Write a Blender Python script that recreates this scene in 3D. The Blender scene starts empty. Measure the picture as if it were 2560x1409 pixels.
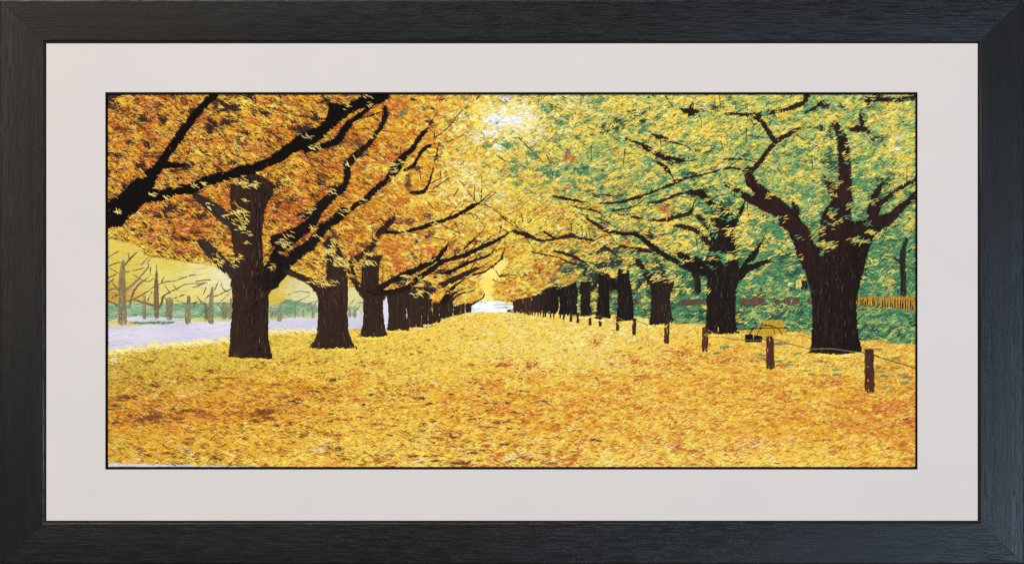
import bpy, math
import numpy as np

# ------------------------------------------------------------------ camera, light, exposure
S = 0.0005                        # metres per photo pixel: the framed piece is about 1.28 m wide
CX, CY = 1280.0, 704.5            # middle of the framed piece
MIDZ = 1.5                        # it hangs with its middle at eye height
CAMD = 5.0                        # camera to the plane of the embroidery
scene = bpy.context.scene
col = scene.collection

cam_data = bpy.data.cameras.new('camera')
cam = bpy.data.objects.new('camera', cam_data)
col.objects.link(cam)
cam.location = (0, -CAMD, MIDZ)
cam.rotation_euler = (math.radians(90), 0, 0)
cam_data.sensor_width = 36.0
cam_data.lens = 36.0 * CAMD / (2560 * S)
cam_data.clip_end = 50
scene.camera = cam

world = bpy.data.worlds.new('World')
scene.world = world
world.use_nodes = True
world.node_tree.nodes['Background'].inputs[0].default_value = (1.0, 0.985, 0.97, 1)
world.node_tree.nodes['Background'].inputs[1].default_value = 0.10

def area(name, loc, target, size, size_y, power, colour):
    l = bpy.data.lights.new(name, 'AREA')
    l.shape = 'RECTANGLE'
    l.size, l.size_y, l.energy, l.color = size, size_y, power, colour
    o = bpy.data.objects.new(name, l)
    col.objects.link(o)
    o.location = loc
    d = np.array(target, float) - np.array(loc, float)
    from mathutils import Vector
    o.rotation_euler = Vector(d).to_track_quat('-Z', 'Y').to_euler()
    return o

area('area_lamp_key', (-2.0, -6.4, 6.6), (0, 0, MIDZ), 1.8, 1.8, 560, (1.0, 0.968, 0.94))  # far oblique lamp, added to bring out the thread relief
area('area_lamp_warm', (-2.0, -4.9, 2.2), (0, 0, MIDZ), 1.1, 1.1, 62, (1.0, 0.80, 0.60))  # lamp added for the warm sheen on the upper left of the frame
area('area_lamp_cool', (2.05, -4.9, 0.70), (0.1, 0, MIDZ), 1.0, 1.0, 135, (0.55, 0.75, 1.0))  # lamp added for the blue sheen on the lower right of the frame

scene.view_settings.view_transform = 'Standard'
scene.view_settings.look = 'None'
scene.view_settings.exposure = 0.0
scene.view_settings.gamma = 1.0
scene.view_settings.use_curve_mapping = False
scene.render.engine = 'CYCLES'
scene.cycles.max_bounces = 5

# ------------------------------------------------------------------ helpers
R = np.random.default_rng(11)

def lin(c):
    c = np.asarray(c, float) / 255.0
    return np.where(c <= 0.04045, c / 12.92, ((c + 0.055) / 1.055) ** 2.4)

def link(name, me, parent=None, label=None):
    o = bpy.data.objects.new(name, me)
    col.objects.link(o)
    if parent is not None:
        o.parent = parent
    if label:
        o['label'] = label
    return o

def W(px, py, up=0.0):
    """photo pixel -> place in the picture's own plane; 'up' is millimetres proud of the cloth"""
    return ((px - CX) * S, -up * 0.001, (CY - py) * S)

def new_mat(name):
    m = bpy.data.materials.new(name)
    m.use_nodes = True
    nt = m.node_tree
    return m, nt, nt.nodes['Principled BSDF']

# ---- materials
def thread_material(name, rough, spec):
    m, nt, b = new_mat(name)
    a = nt.nodes.new('ShaderNodeVertexColor')
    a.layer_name = 'thread'
    nt.links.new(a.outputs[0], b.inputs['Base Color'])
    b.inputs['Roughness'].default_value = rough
    b.inputs['Specular IOR Level'].default_value = spec
    return m

SILK = thread_material('silk_thread', 0.45, 0.16)
SILK_DARK = thread_material('dark_silk_thread', 0.60, 0.04)

def noise_chain(nt, scale, detail, rough, coords='Object', sc=(1, 1, 1)):
    tc = nt.nodes.new('ShaderNodeTexCoord')
    mp = nt.nodes.new('ShaderNodeMapping')
    mp.inputs['Scale'].default_value = sc
    nt.links.new(tc.outputs[coords], mp.inputs['Vector'])
    n = nt.nodes.new('ShaderNodeTexNoise')
    n.inputs['Scale'].default_value = scale
    n.inputs['Detail'].default_value = detail
    n.inputs['Roughness'].default_value = rough
    nt.links.new(mp.outputs[0], n.inputs['Vector'])
    return n

def ramp(nt, src, stops):
    r = nt.nodes.new('ShaderNodeValToRGB')
    els = r.color_ramp.elements
    while len(els) < len(stops):
        els.new(0.5)
    for e, (p, c) in zip(els, stops):
        e.position = p
        e.color = (*c, 1)
    nt.links.new(src, r.inputs[0])
    return r

def wood_material():
    m, nt, b = new_mat('black_stained_wood')
    n1 = noise_chain(nt, 1.0, 6, 0.65, sc=(5, 60, 160))
    n2 = noise_chain(nt, 1.0, 3, 0.5, sc=(3, 14, 22))
    n3 = noise_chain(nt, 1.0, 4, 0.7, sc=(26, 300, 620))
    add = nt.nodes.new('ShaderNodeMath'); add.operation = 'ADD'
    nt.links.new(n1.outputs[0], add.inputs[0]); nt.links.new(n2.outputs[0], add.inputs[1])
    half = nt.nodes.new('ShaderNodeMath'); half.operation = 'MULTIPLY'; half.inputs[1].default_value = 0.5
    nt.links.new(add.outputs[0], half.inputs[0])
    r = ramp(nt, half.outputs[0], [(0.30, (0.0030, 0.0030, 0.0032)), (0.50, (0.0070, 0.0068, 0.0068)), (0.70, (0.0120, 0.0115, 0.0110))])
    nt.links.new(r.outputs[0], b.inputs['Base Color'])
    b.inputs['Roughness'].default_value = 0.29
    b.inputs['Specular IOR Level'].default_value = 0.19
    pore = ramp(nt, n3.outputs[0], [(0.36, (0, 0, 0)), (0.50, (1, 1, 1))])
    hs = nt.nodes.new('ShaderNodeMath'); hs.operation = 'ADD'
    nt.links.new(pore.outputs[0], hs.inputs[0]); nt.links.new(n1.outputs[0], hs.inputs[1])
    bp = nt.nodes.new('ShaderNodeBump')
    bp.inputs['Strength'].default_value = 0.16
    bp.inputs['Distance'].default_value = 0.0010
    nt.links.new(hs.outputs[0], bp.inputs['Height'])
    nt.links.new(bp.outputs[0], b.inputs['Normal'])
    return m

def plain_material(name, c, rough, scale=900, strength=0.12, dist=0.0002, vary=0.012, spec=0.3):
    m, nt, b = new_mat(name)
    n = noise_chain(nt, scale, 3, 0.6)
    n2 = noise_chain(nt, 9.0, 2, 0.5)
    c = lin(c)
    r = ramp(nt, n2.outputs[0], [(0.35, tuple(c * (1 - vary))), (0.65, tuple(np.minimum(c * (1 + vary), 1) * np.array((1.0, 0.992, 0.992))))])
    nt.links.new(r.outputs[0], b.inputs['Base Color'])
    b.inputs['Roughness'].default_value = rough
    b.inputs['Specular IOR Level'].default_value = spec
    bp = nt.nodes.new('ShaderNodeBump')
    bp.inputs['Strength'].default_value = strength
    bp.inputs['Distance'].default_value = dist
    nt.links.new(n.outputs[0], bp.inputs['Height'])
    nt.links.new(bp.outputs[0], b.inputs['Normal'])
    return m

def cloth_material():
    m, nt, b = new_mat('pale_silk_cloth')
    b.inputs['Base Color'].default_value = (*lin((206, 202, 196)), 1)
    b.inputs['Roughness'].default_value = 0.7
    w1 = nt.nodes.new('ShaderNodeTexWave'); w1.bands_direction = 'Z'
    w1.inputs['Scale'].default_value = 260; w1.inputs['Distortion'].default_value = 0.6
    tc = nt.nodes.new('ShaderNodeTexCoord')
    nt.links.new(tc.outputs['Object'], w1.inputs['Vector'])
    bp = nt.nodes.new('ShaderNodeBump'); bp.inputs['Strength'].default_value = 0.3; bp.inputs['Distance'].default_value = 0.0003
    nt.links.new(w1.outputs['Fac'], bp.inputs['Height'])
    nt.links.new(bp.outputs[0], b.inputs['Normal'])
    return m

WOOD = wood_material()
MAT = plain_material('mat_board_card', (208, 201, 195), 0.85)
BLACK = plain_material('black_card', (6, 6, 6), 0.8, spec=0.08)
CLOTH = cloth_material()
WALLM = plain_material('wall_plaster', (205, 200, 192), 0.9, scale=60, strength=0.2, dist=0.001)
BACKM = plain_material('brown_backing_card', (120, 96, 70), 0.9)

# ------------------------------------------------------------------ setting and the framed piece
def quad_mesh(name, verts, faces, mat, smooth=False):
    me = bpy.data.meshes.new(name)
    me.from_pydata(verts, [], faces)
    me.materials.append(mat)
    if smooth:
        for p in me.polygons: p.use_smooth = True
    me.validate()
    me.update()
    return me

DEPTH = 0.020      # cloth plane stands this far in front of the wall
y = DEPTH + 0.0
wall = link('wall', quad_mesh('wall', [(-4, y, 0), (4, y, 0), (4, y, 3.2), (-4, y, 3.2),
                                       (-4, y + .1, 0), (4, y + .1, 0), (4, y + .1, 3.2), (-4, y + .1, 3.2)],
                              [(0, 1, 2, 3), (5, 4, 7, 6), (4, 0, 3, 7), (1, 5, 6, 2), (3, 2, 6, 7), (4, 5, 1, 0)], WALLM))
wall['kind'] = 'structure'
wall['label'] = 'plain pale plaster wall behind the framed embroidery'

root = bpy.data.objects.new('framed_embroidery', None)
col.objects.link(root)
root.location = (0, 0, MIDZ)
root['label'] = 'wide dark wooden frame with a pale mat round a stitched autumn tree avenue'
root['category'] = 'framed picture'

# ---- frame rails: each is mitred, with rounded outer edge, a softly crowned face and a sloped inner lip
FH = 6.5                               # millimetres the frame face stands proud of the cloth
k = (CAMD - FH * .001) / CAMD           # the face is nearer, so its true size is this much smaller than it looks
OX, OY = 1281.5, 706.0                  # outer half sizes (photo pixels at the face)
IX, IY = 1164.0, 595.5                  # inner half sizes of the opening
def rail(length_half_out, length_half_in, r_out, r_in, rot, lip, label):
    # local X runs along the rail, local Z points outwards from the picture's middle
    prof = []                           # (fraction out->in, height mm)
    w = r_out - r_in
    pts = [(0.0, -18.0), (0.0, FH - 2.2), (0.9 / w, FH - 1.0), (2.4 / w, FH - 0.3), (5 / w, FH), (0.3, FH + .15), (0.6, FH + .05),
           (1 - 9 / w, FH - .35), (1 - 5.5 / w, FH - .8), (1.0 - 0.6 / w, 3.2), (1.0, 2.7), (1.0, 0.4), (0.9, 0.2), (0.5, -18.0)]
    verts, faces = [], []
    NS = 2
    n = len(pts)
    for sgn in (-1, 1):
        for f, h in pts:
            r = r_out + (r_in - r_out) * f
            L = length_half_out + (length_half_in - length_half_out) * f
            kk = (CAMD - h * .001) / CAMD
            verts.append((sgn * (L * S * kk - 0.00022), -h * .001, r * S * kk))
    for i in range(n):
        j = (i + 1) % n
        faces.append((i, j, n + j, n + i))
    faces.append(tuple(range(n - 1, -1, -1)))
    faces.append(tuple(range(n, 2 * n)))
    o = link('frame_rail', quad_mesh('frame_rail', verts, faces, WOOD), root, label)
    o.rotation_euler = (0, rot, 0)
    import bmesh
    bm = bmesh.new(); bm.from_mesh(o.data); bmesh.ops.recalc_face_normals(bm, faces=bm.faces); bm.to_mesh(o.data); bm.free()
    return o
rail(OX, IX, OY, IY, 0, 0, 'top rail of the frame')
rail(OX, IX, OY, IY, math.pi, 0, 'bottom rail of the frame, cool blue sheen at its right end')
rail(OY, IY, OX, IX, math.pi / 2, 0, 'right rail of the frame with long open grain')
rail(OY, IY, OX, IX, -math.pi / 2, 0, 'left rail of the frame')

def ring(name, ox0, oy0, ox1, oy1, ix0, iy0, ix1, iy1, top, bottom, mat, parent):
    o = [(ox0, oy0), (ox1, oy0), (ox1, oy1), (ox0, oy1)]
    i = [(ix0, iy0), (ix1, iy0), (ix1, iy1), (ix0, iy1)]
    v = [W(*p, top) for p in o] + [W(*p, top) for p in i] + [W(*p, bottom) for p in o] + [W(*p, bottom) for p in i]
    f = []
    for a in range(4):
        b = (a + 1) % 4
        f += [(a, b, 4 + b, 4 + a), (4 + a, 4 + b, 12 + b, 12 + a), (8 + a, a + 0, b, 8 + b)[::-1], (8 + b, 8 + a, 12 + a, 12 + b)]
    me = quad_mesh(name, v, f, mat)
    import bmesh
    bm = bmesh.new(); bm.from_mesh(me); bmesh.ops.recalc_face_normals(bm, faces=bm.faces); bm.to_mesh(me); bm.free()
    return link(name, me, parent)

mat_board = ring('mat_board', 100, 92, 2460, 1314, 266.5, 233.5, 2290.5, 1169.5, 2.6, -0.6, MAT, root)
fillet = ring('border_line', 264, 231, 2293, 1172, 270, 237, 2288, 1166, 3.0, -0.5, BLACK, mat_board)
fillet['label'] = 'thin black border line round the mat opening'

bk = [W(20, 20, -8), W(2540, 20, -8), W(2540, 1390, -8), W(20, 1390, -8), W(20, 20, -11), W(2540, 20, -11), W(2540, 1390, -11), W(20, 1390, -11)]
link('backing_board', quad_mesh('backing_board', bk, [(0, 3, 2, 1), (4, 5, 6, 7), (0, 1, 5, 4), (1, 2, 6, 5), (2, 3, 7, 6), (3, 0, 4, 7)], BACKM), root)

cl = [W(240, 210, 0), W(2318, 210, 0), W(2318, 1192, 0), W(240, 1192, 0), W(240, 210, -1), W(2318, 210, -1), W(2318, 1192, -1), W(240, 1192, -1)]
emb = link('embroidery', quad_mesh('embroidery', cl, [(0, 3, 2, 1), (4, 5, 6, 7), (0, 1, 5, 4), (1, 2, 6, 5), (2, 3, 7, 6), (3, 0, 4, 7)], CLOTH), root,
           'silk embroidery of an avenue of golden autumn trees')

# ------------------------------------------------------------------ embroidery design
X0, Y0, X1, Y1 = 270, 237, 2288, 1166
NX, NY = X1 - X0, Y1 - Y0

# tracing tiles: origin and magnification, so that the outlines below are written in a tile's own units
V = {'A': (260, 220, 4.144), 'B': (260, 540, 3.9135), 'C': (700, 220, 4.1433), 'D': (700, 540, 3.9133),
     'E': (1250, 220, 4.1436), 'F': (1250, 540, 3.9145), 'G': (1750, 220, 3.707), 'H': (1750, 560, 3.2018),
     'I': (250, 850, 3.9385), 'J': (880, 850, 3.5556), 'K': (1580, 850, 3.4595), 'P': (0, 0, 1.0)}

def T(v, pts):
    ox, oy, s = V[v]
    out = []
    for p in pts:
        q = [ox + p[0] / s, oy + p[1] / s]
        if len(p) > 2: q.append(p[2] / s)
        out.append(q)
    return np.array(out, float)

def poly_mask(poly):
    m = np.zeros((NY, NX), bool)
    xs, ys = poly[:, 0] - X0, poly[:, 1] - Y0
    x0, x1 = max(0, int(xs.min())), min(NX, int(xs.max()) + 2)
    y0, y1 = max(0, int(ys.min())), min(NY, int(ys.max()) + 2)
    if x1 <= x0 or y1 <= y0: return m
    gx, gy = np.meshgrid(np.arange(x0, x1) + .5, np.arange(y0, y1) + .5)
    ins = np.zeros(gx.shape, bool)
    n = len(xs)
    for i in range(n):
        j = (i + 1) % n
        if ys[i] == ys[j]: continue
        c = ((ys[i] > gy) != (ys[j] > gy)) & (gx < (xs[j] - xs[i]) * (gy - ys[i]) / (ys[j] - ys[i]) + xs[i])
        ins ^= c
    m[y0:y1, x0:x1] = ins
    return m

def smooth_line(p, sub=5):
    if len(p) < 3: sub = 3
    q = np.vstack([2 * p[0] - p[1], p, 2 * p[-1] - p[-2]])
    out = []
    for i in range(1, len(q) - 2):
        for t in np.linspace(0, 1, sub, endpoint=False):
            a, b, c, d = q[i - 1], q[i], q[i + 1], q[i + 2]
            out.append(.5 * (2 * b + (c - a) * t + (2 * a - 5 * b + 4 * c - d) * t * t + (3 * b - a - 3 * c + d) * t ** 3))
    out.append(q[-2])
    out = np.array(out)
    if out.shape[1] > 2: out[:, 2] = np.maximum(out[:, 2], 1.2)
    return out

def line_mask(p, m=None, grow=0.0):
    if m is None: m = np.zeros((NY, NX), bool)
    for a, b in zip(p[:-1], p[1:]):
        w = max(a[2], b[2]) / 2 + grow + 1
        x0, x1 = max(0, int(min(a[0], b[0]) - w - X0)), min(NX, int(max(a[0], b[0]) + w - X0) + 2)
        y0, y1 = max(0, int(min(a[1], b[1]) - w - Y0)), min(NY, int(max(a[1], b[1]) + w - Y0) + 2)
        if x1 <= x0 or y1 <= y0: continue
        gx, gy = np.meshgrid(np.arange(x0, x1) + X0 + .5, np.arange(y0, y1) + Y0 + .5)
        d = b[:2] - a[:2]
        L2 = max(d @ d, 1e-6)
        t = np.clip(((gx - a[0]) * d[0] + (gy - a[1]) * d[1]) / L2, 0, 1)
        dist = np.hypot(gx - a[0] - t * d[0], gy - a[1] - t * d[1])
        m[y0:y1, x0:x1] |= dist < (a[2] + (b[2] - a[2]) * t) / 2 + grow
    return m

def hashn(ix, iy, seed):
    h = (ix.astype(np.int64) * 374761393 + iy.astype(np.int64) * 668265263 + seed * 974711) & 0xffffffff
    h = ((h ^ (h >> 13)) * 1274126177) & 0xffffffff
    return ((h ^ (h >> 16)) & 0xffff) / 65535.0

def noise(x, y, seed):
    ix, iy = np.floor(x), np.floor(y)
    fx, fy = x - ix, y - iy
    fx, fy = fx * fx * (3 - 2 * fx), fy * fy * (3 - 2 * fy)
    a, b = hashn(ix, iy, seed), hashn(ix + 1, iy, seed)
    c, d = hashn(ix, iy + 1, seed), hashn(ix + 1, iy + 1, seed)
    return (a + (b - a) * fx) * (1 - fy) + (c + (d - c) * fx) * fy - .5

# ---- stitches
class Stitches:
    """collects stitches; every one is a raised thread with its own place, direction, length and dye"""
    def __init__(self): self.b = []
    def add(self, x, y, ang, L, w, z, c):
        n = len(x)
        if n == 0: return
        f = lambda v: np.broadcast_to(np.asarray(v, float), (n,))
        c = np.broadcast_to(np.asarray(c, float), (n, 3))
        self.b.append((f(x), f(y), f(ang), f(L), f(w), f(z), c))
    def build(self, name, parent, label=None, mat=None, tilt=True):
        if not self.b: return None
        x, y, ang, L, w, z, c = [np.concatenate([q[i] for q in self.b]) for i in range(7)]
        # keep every thread inside the mat opening
        dx, dy = np.cos(ang) * L / 2, np.sin(ang) * L / 2
        x0, x1, y0, y1 = x - dx, x + dx, y - dy, y + dy
        lo_x, hi_x, lo_y, hi_y = X0 - 3, X1 + 3, Y0 - 3, Y1 + 3
        x0, x1 = np.clip(x0, lo_x, hi_x), np.clip(x1, lo_x, hi_x)
        y0, y1 = np.clip(y0, lo_y, hi_y), np.clip(y1, lo_y, hi_y)
        n = len(x)
        ddx, ddy = x1 - x0, y1 - y0
        ll = np.maximum(np.hypot(ddx, ddy), .5)
        nx, ny = -ddy / ll, ddx / ll
        co = np.empty((n, 3, 3, 3), np.float32)
        hgt = np.minimum(w * S * 1000 * .55, .8)             # thread thickness in mm
        for si, (t, wf, hf) in enumerate(((0, .55, .15), (.5, 1, 1), (1, .55, .15))):
            mx, my = x0 + ddx * t, y0 + ddy * t
            for k2, o2 in enumerate((-1, 0, 1)):
                px = mx + nx * o2 * w * wf / 2
                py = my + ny * o2 * w * wf / 2
                up = z + hf * hgt * (0.25 if o2 else 1.0)
                co[:, si, k2, 0] = (px - CX) * S
                co[:, si, k2, 1] = -up * .001
                co[:, si, k2, 2] = (CY - py) * S
        me = bpy.data.meshes.new(name)
        me.vertices.add(n * 9)
        me.vertices.foreach_set('co', co.ravel())
        base = (np.arange(n) * 9)[:, None, None]
        q = np.array([[0, 3, 4, 1], [1, 4, 5, 2], [3, 6, 7, 4], [4, 7, 8, 5]])[None]
        idx = (base + q).reshape(-1).astype(np.int32)
        me.loops.add(n * 16)
        me.polygons.add(n * 4)
        me.loops.foreach_set('vertex_index', idx)
        me.polygons.foreach_set('loop_start', (np.arange(n * 4) * 4).astype(np.int32))
        try: me.polygons.foreach_set('loop_total', np.full(n * 4, 4, np.int32))
        except Exception: pass
        me.polygons.foreach_set('use_smooth', np.ones(n * 4, bool))
        at = me.color_attributes.new('thread', 'FLOAT_COLOR', 'POINT')
        cc = np.ones((n, 9, 4), np.float32)
        cc[:, :, :3] = c[:, None, :]
        at.data.foreach_set('color', cc.ravel())
        me.materials.append(mat or SILK)
        me.update(calc_edges=True)
        return link(name, me, parent, label)

def pick(mask, n):
    idx = np.flatnonzero(mask)
    if len(idx) == 0 or n < 1: return np.zeros(0), np.zeros(0)
    s = idx[R.integers(0, len(idx), int(n))]
    return s % NX + X0 + R.random(len(s)), s // NX + Y0 + R.random(len(s))

def inside(mask, x, y):
    ix, iy = (x - X0).astype(int), (y - Y0).astype(int)
    ok = (ix >= 0) & (ix < NX) & (iy >= 0) & (iy < NY)
    out = np.zeros(len(x), bool)
    out[ok] = mask[iy[ok], ix[ok]]
    return out

def clip_len(mask, x, y, ang, L):
    """shorten stitches so that both ends stay on the motif"""
    out = np.full(len(x), .0)
    done = np.zeros(len(x), bool)
    for f in (1, .75, .55, .35, .2):
        dx, dy = np.cos(ang) * L * f / 2, np.sin(ang) * L * f / 2
        ok = inside(mask, x - dx, y - dy) & inside(mask, x + dx, y + dy) & ~done
        out[ok] = L[ok] * f
        done |= ok
    out[~done] = L[~done] * .16
    return out

def jitter(c, n, amt, hue=0.03):
    c = np.broadcast_to(np.asarray(c, float), (n, 3))
    k = np.exp(R.normal(0, amt, (n, 1))) * np.exp(R.normal(0, hue, (n, 3)))
    return np.clip(c * k, 0.001, .93)

def fill(st, mask, colour, ang, L, w, z, cover=3.0, amt=.12, clip=True, dang=.05):
    """lay stitches all over a motif"""
    n = max(4, int(mask.sum() * cover / (L * w)))
    x, y = pick(mask, n)
    n = len(x)
    if n == 0: return
    a = (ang(x, y) if callable(ang) else ang) + R.normal(0, dang, n)
    ln = L * R.uniform(.6, 1.3, n)
    if clip: ln = clip_len(mask, x, y, a, ln)
    c = colour(x, y) if callable(colour) else lin(colour)
    st.add(x, y, a, ln, w * R.uniform(.8, 1.2, n), z + R.random(n) * .25, jitter(c, n, amt))

# ---- palettes (dyes), sRGB
DYE = {'P': (254, 228, 138), 'Y': (250, 207, 76), 'G': (232, 166, 36), 'O': (206, 110, 24), 'B': (124, 64, 22), 'D': (40, 30, 24),
       'N': (158, 180, 96), 'E': (82, 140, 88), 'T': (34, 78, 54), 'W': (250, 247, 240), 'L': (214, 182, 56), 'M': (184, 138, 36),
       'R': (198, 92, 30), 'V': (86, 56, 44)}
DK = list(DYE)
DYE_LIN = np.array([lin(DYE[q]) for q in DK])

DYE['C'] = (236, 218, 168); DYE['K'] = (78, 52, 32)
DK = list(DYE)
DYE_LIN = np.array([lin(DYE[q]) for q in DK])

def parse(s):
    w = np.zeros(len(DK))
    for tok in s.split():
        w[DK.index(tok[0])] = float(tok[1:])
    return w / w.sum()

class Scheme:
    """which dyes are used where: a coarse chart of mixes, spots of extra dye, and patchy variation"""
    def __init__(self, xs, ys, rows, spots=()):
        self.xs, self.ys = np.array(xs, float), np.array(ys, float)
        self.g = np.array([[parse(s) for s in r] for r in rows])
        self.spots = spots
    def weights(self, x, y):
        fx = np.interp(x, self.xs, np.arange(len(self.xs)))
        fy = np.interp(y, self.ys, np.arange(len(self.ys)))
        ix, iy = np.minimum(fx.astype(int), len(self.xs) - 2), np.minimum(fy.astype(int), len(self.ys) - 2)
        u, v = (fx - ix)[:, None], (fy - iy)[:, None]
        g = self.g
        return (g[iy, ix] * (1 - u) + g[iy, ix + 1] * u) * (1 - v) + (g[iy + 1, ix] * (1 - u) + g[iy + 1, ix + 1] * u) * v
    def choose(self, x, y, sx=15, sy=8, rot=0.0, s1=3.2, s2=2.2, gum=.30, seed=0, extra=None):
        w = self.weights(x, y)
        sc = np.log(w + 1e-5)
        if extra is not None: sc = sc + extra
        for (k3, bx, by, rx, ry, amt) in self.spots:
            d = ((x - bx) / rx) ** 2 + ((y - by) / ry) ** 2
            near = d < 6
            if near.any():
                i = DK.index(k3)
                sc[near, i] = np.maximum(sc[near, i], -3.0 + (amt + 3.0) * np.exp(-d[near]))
        c, s = np.cos(rot), np.sin(rot)
        u, v = (x * c + y * s), (-x * s + y * c)
        for i in range(len(DK)):
            sc[:, i] += s1 * noise(u / sx, v / sy, 31 * i + seed) + s2 * noise(u / (sx * 2.7), v / (sy * 2.7), 31 * i + 7 + seed)
        sc += gum * R.gumbel(size=sc.shape)
        return sc.argmax(1)
    def colour(self, x, y, **kw):
        return DYE_LIN[self.choose(x, y, **kw)]

def spots(v, k3, lst, amt=2.2):
    ox, oy, s = V[v]
    out = []
    for t in lst:
        rx = t[2] / s
        ry = (t[3] if len(t) > 3 else t[2] * .75) / s
        out.append((k3, ox + t[0] / s, oy + t[1] / s, rx, ry, amt))
    return out

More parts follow.
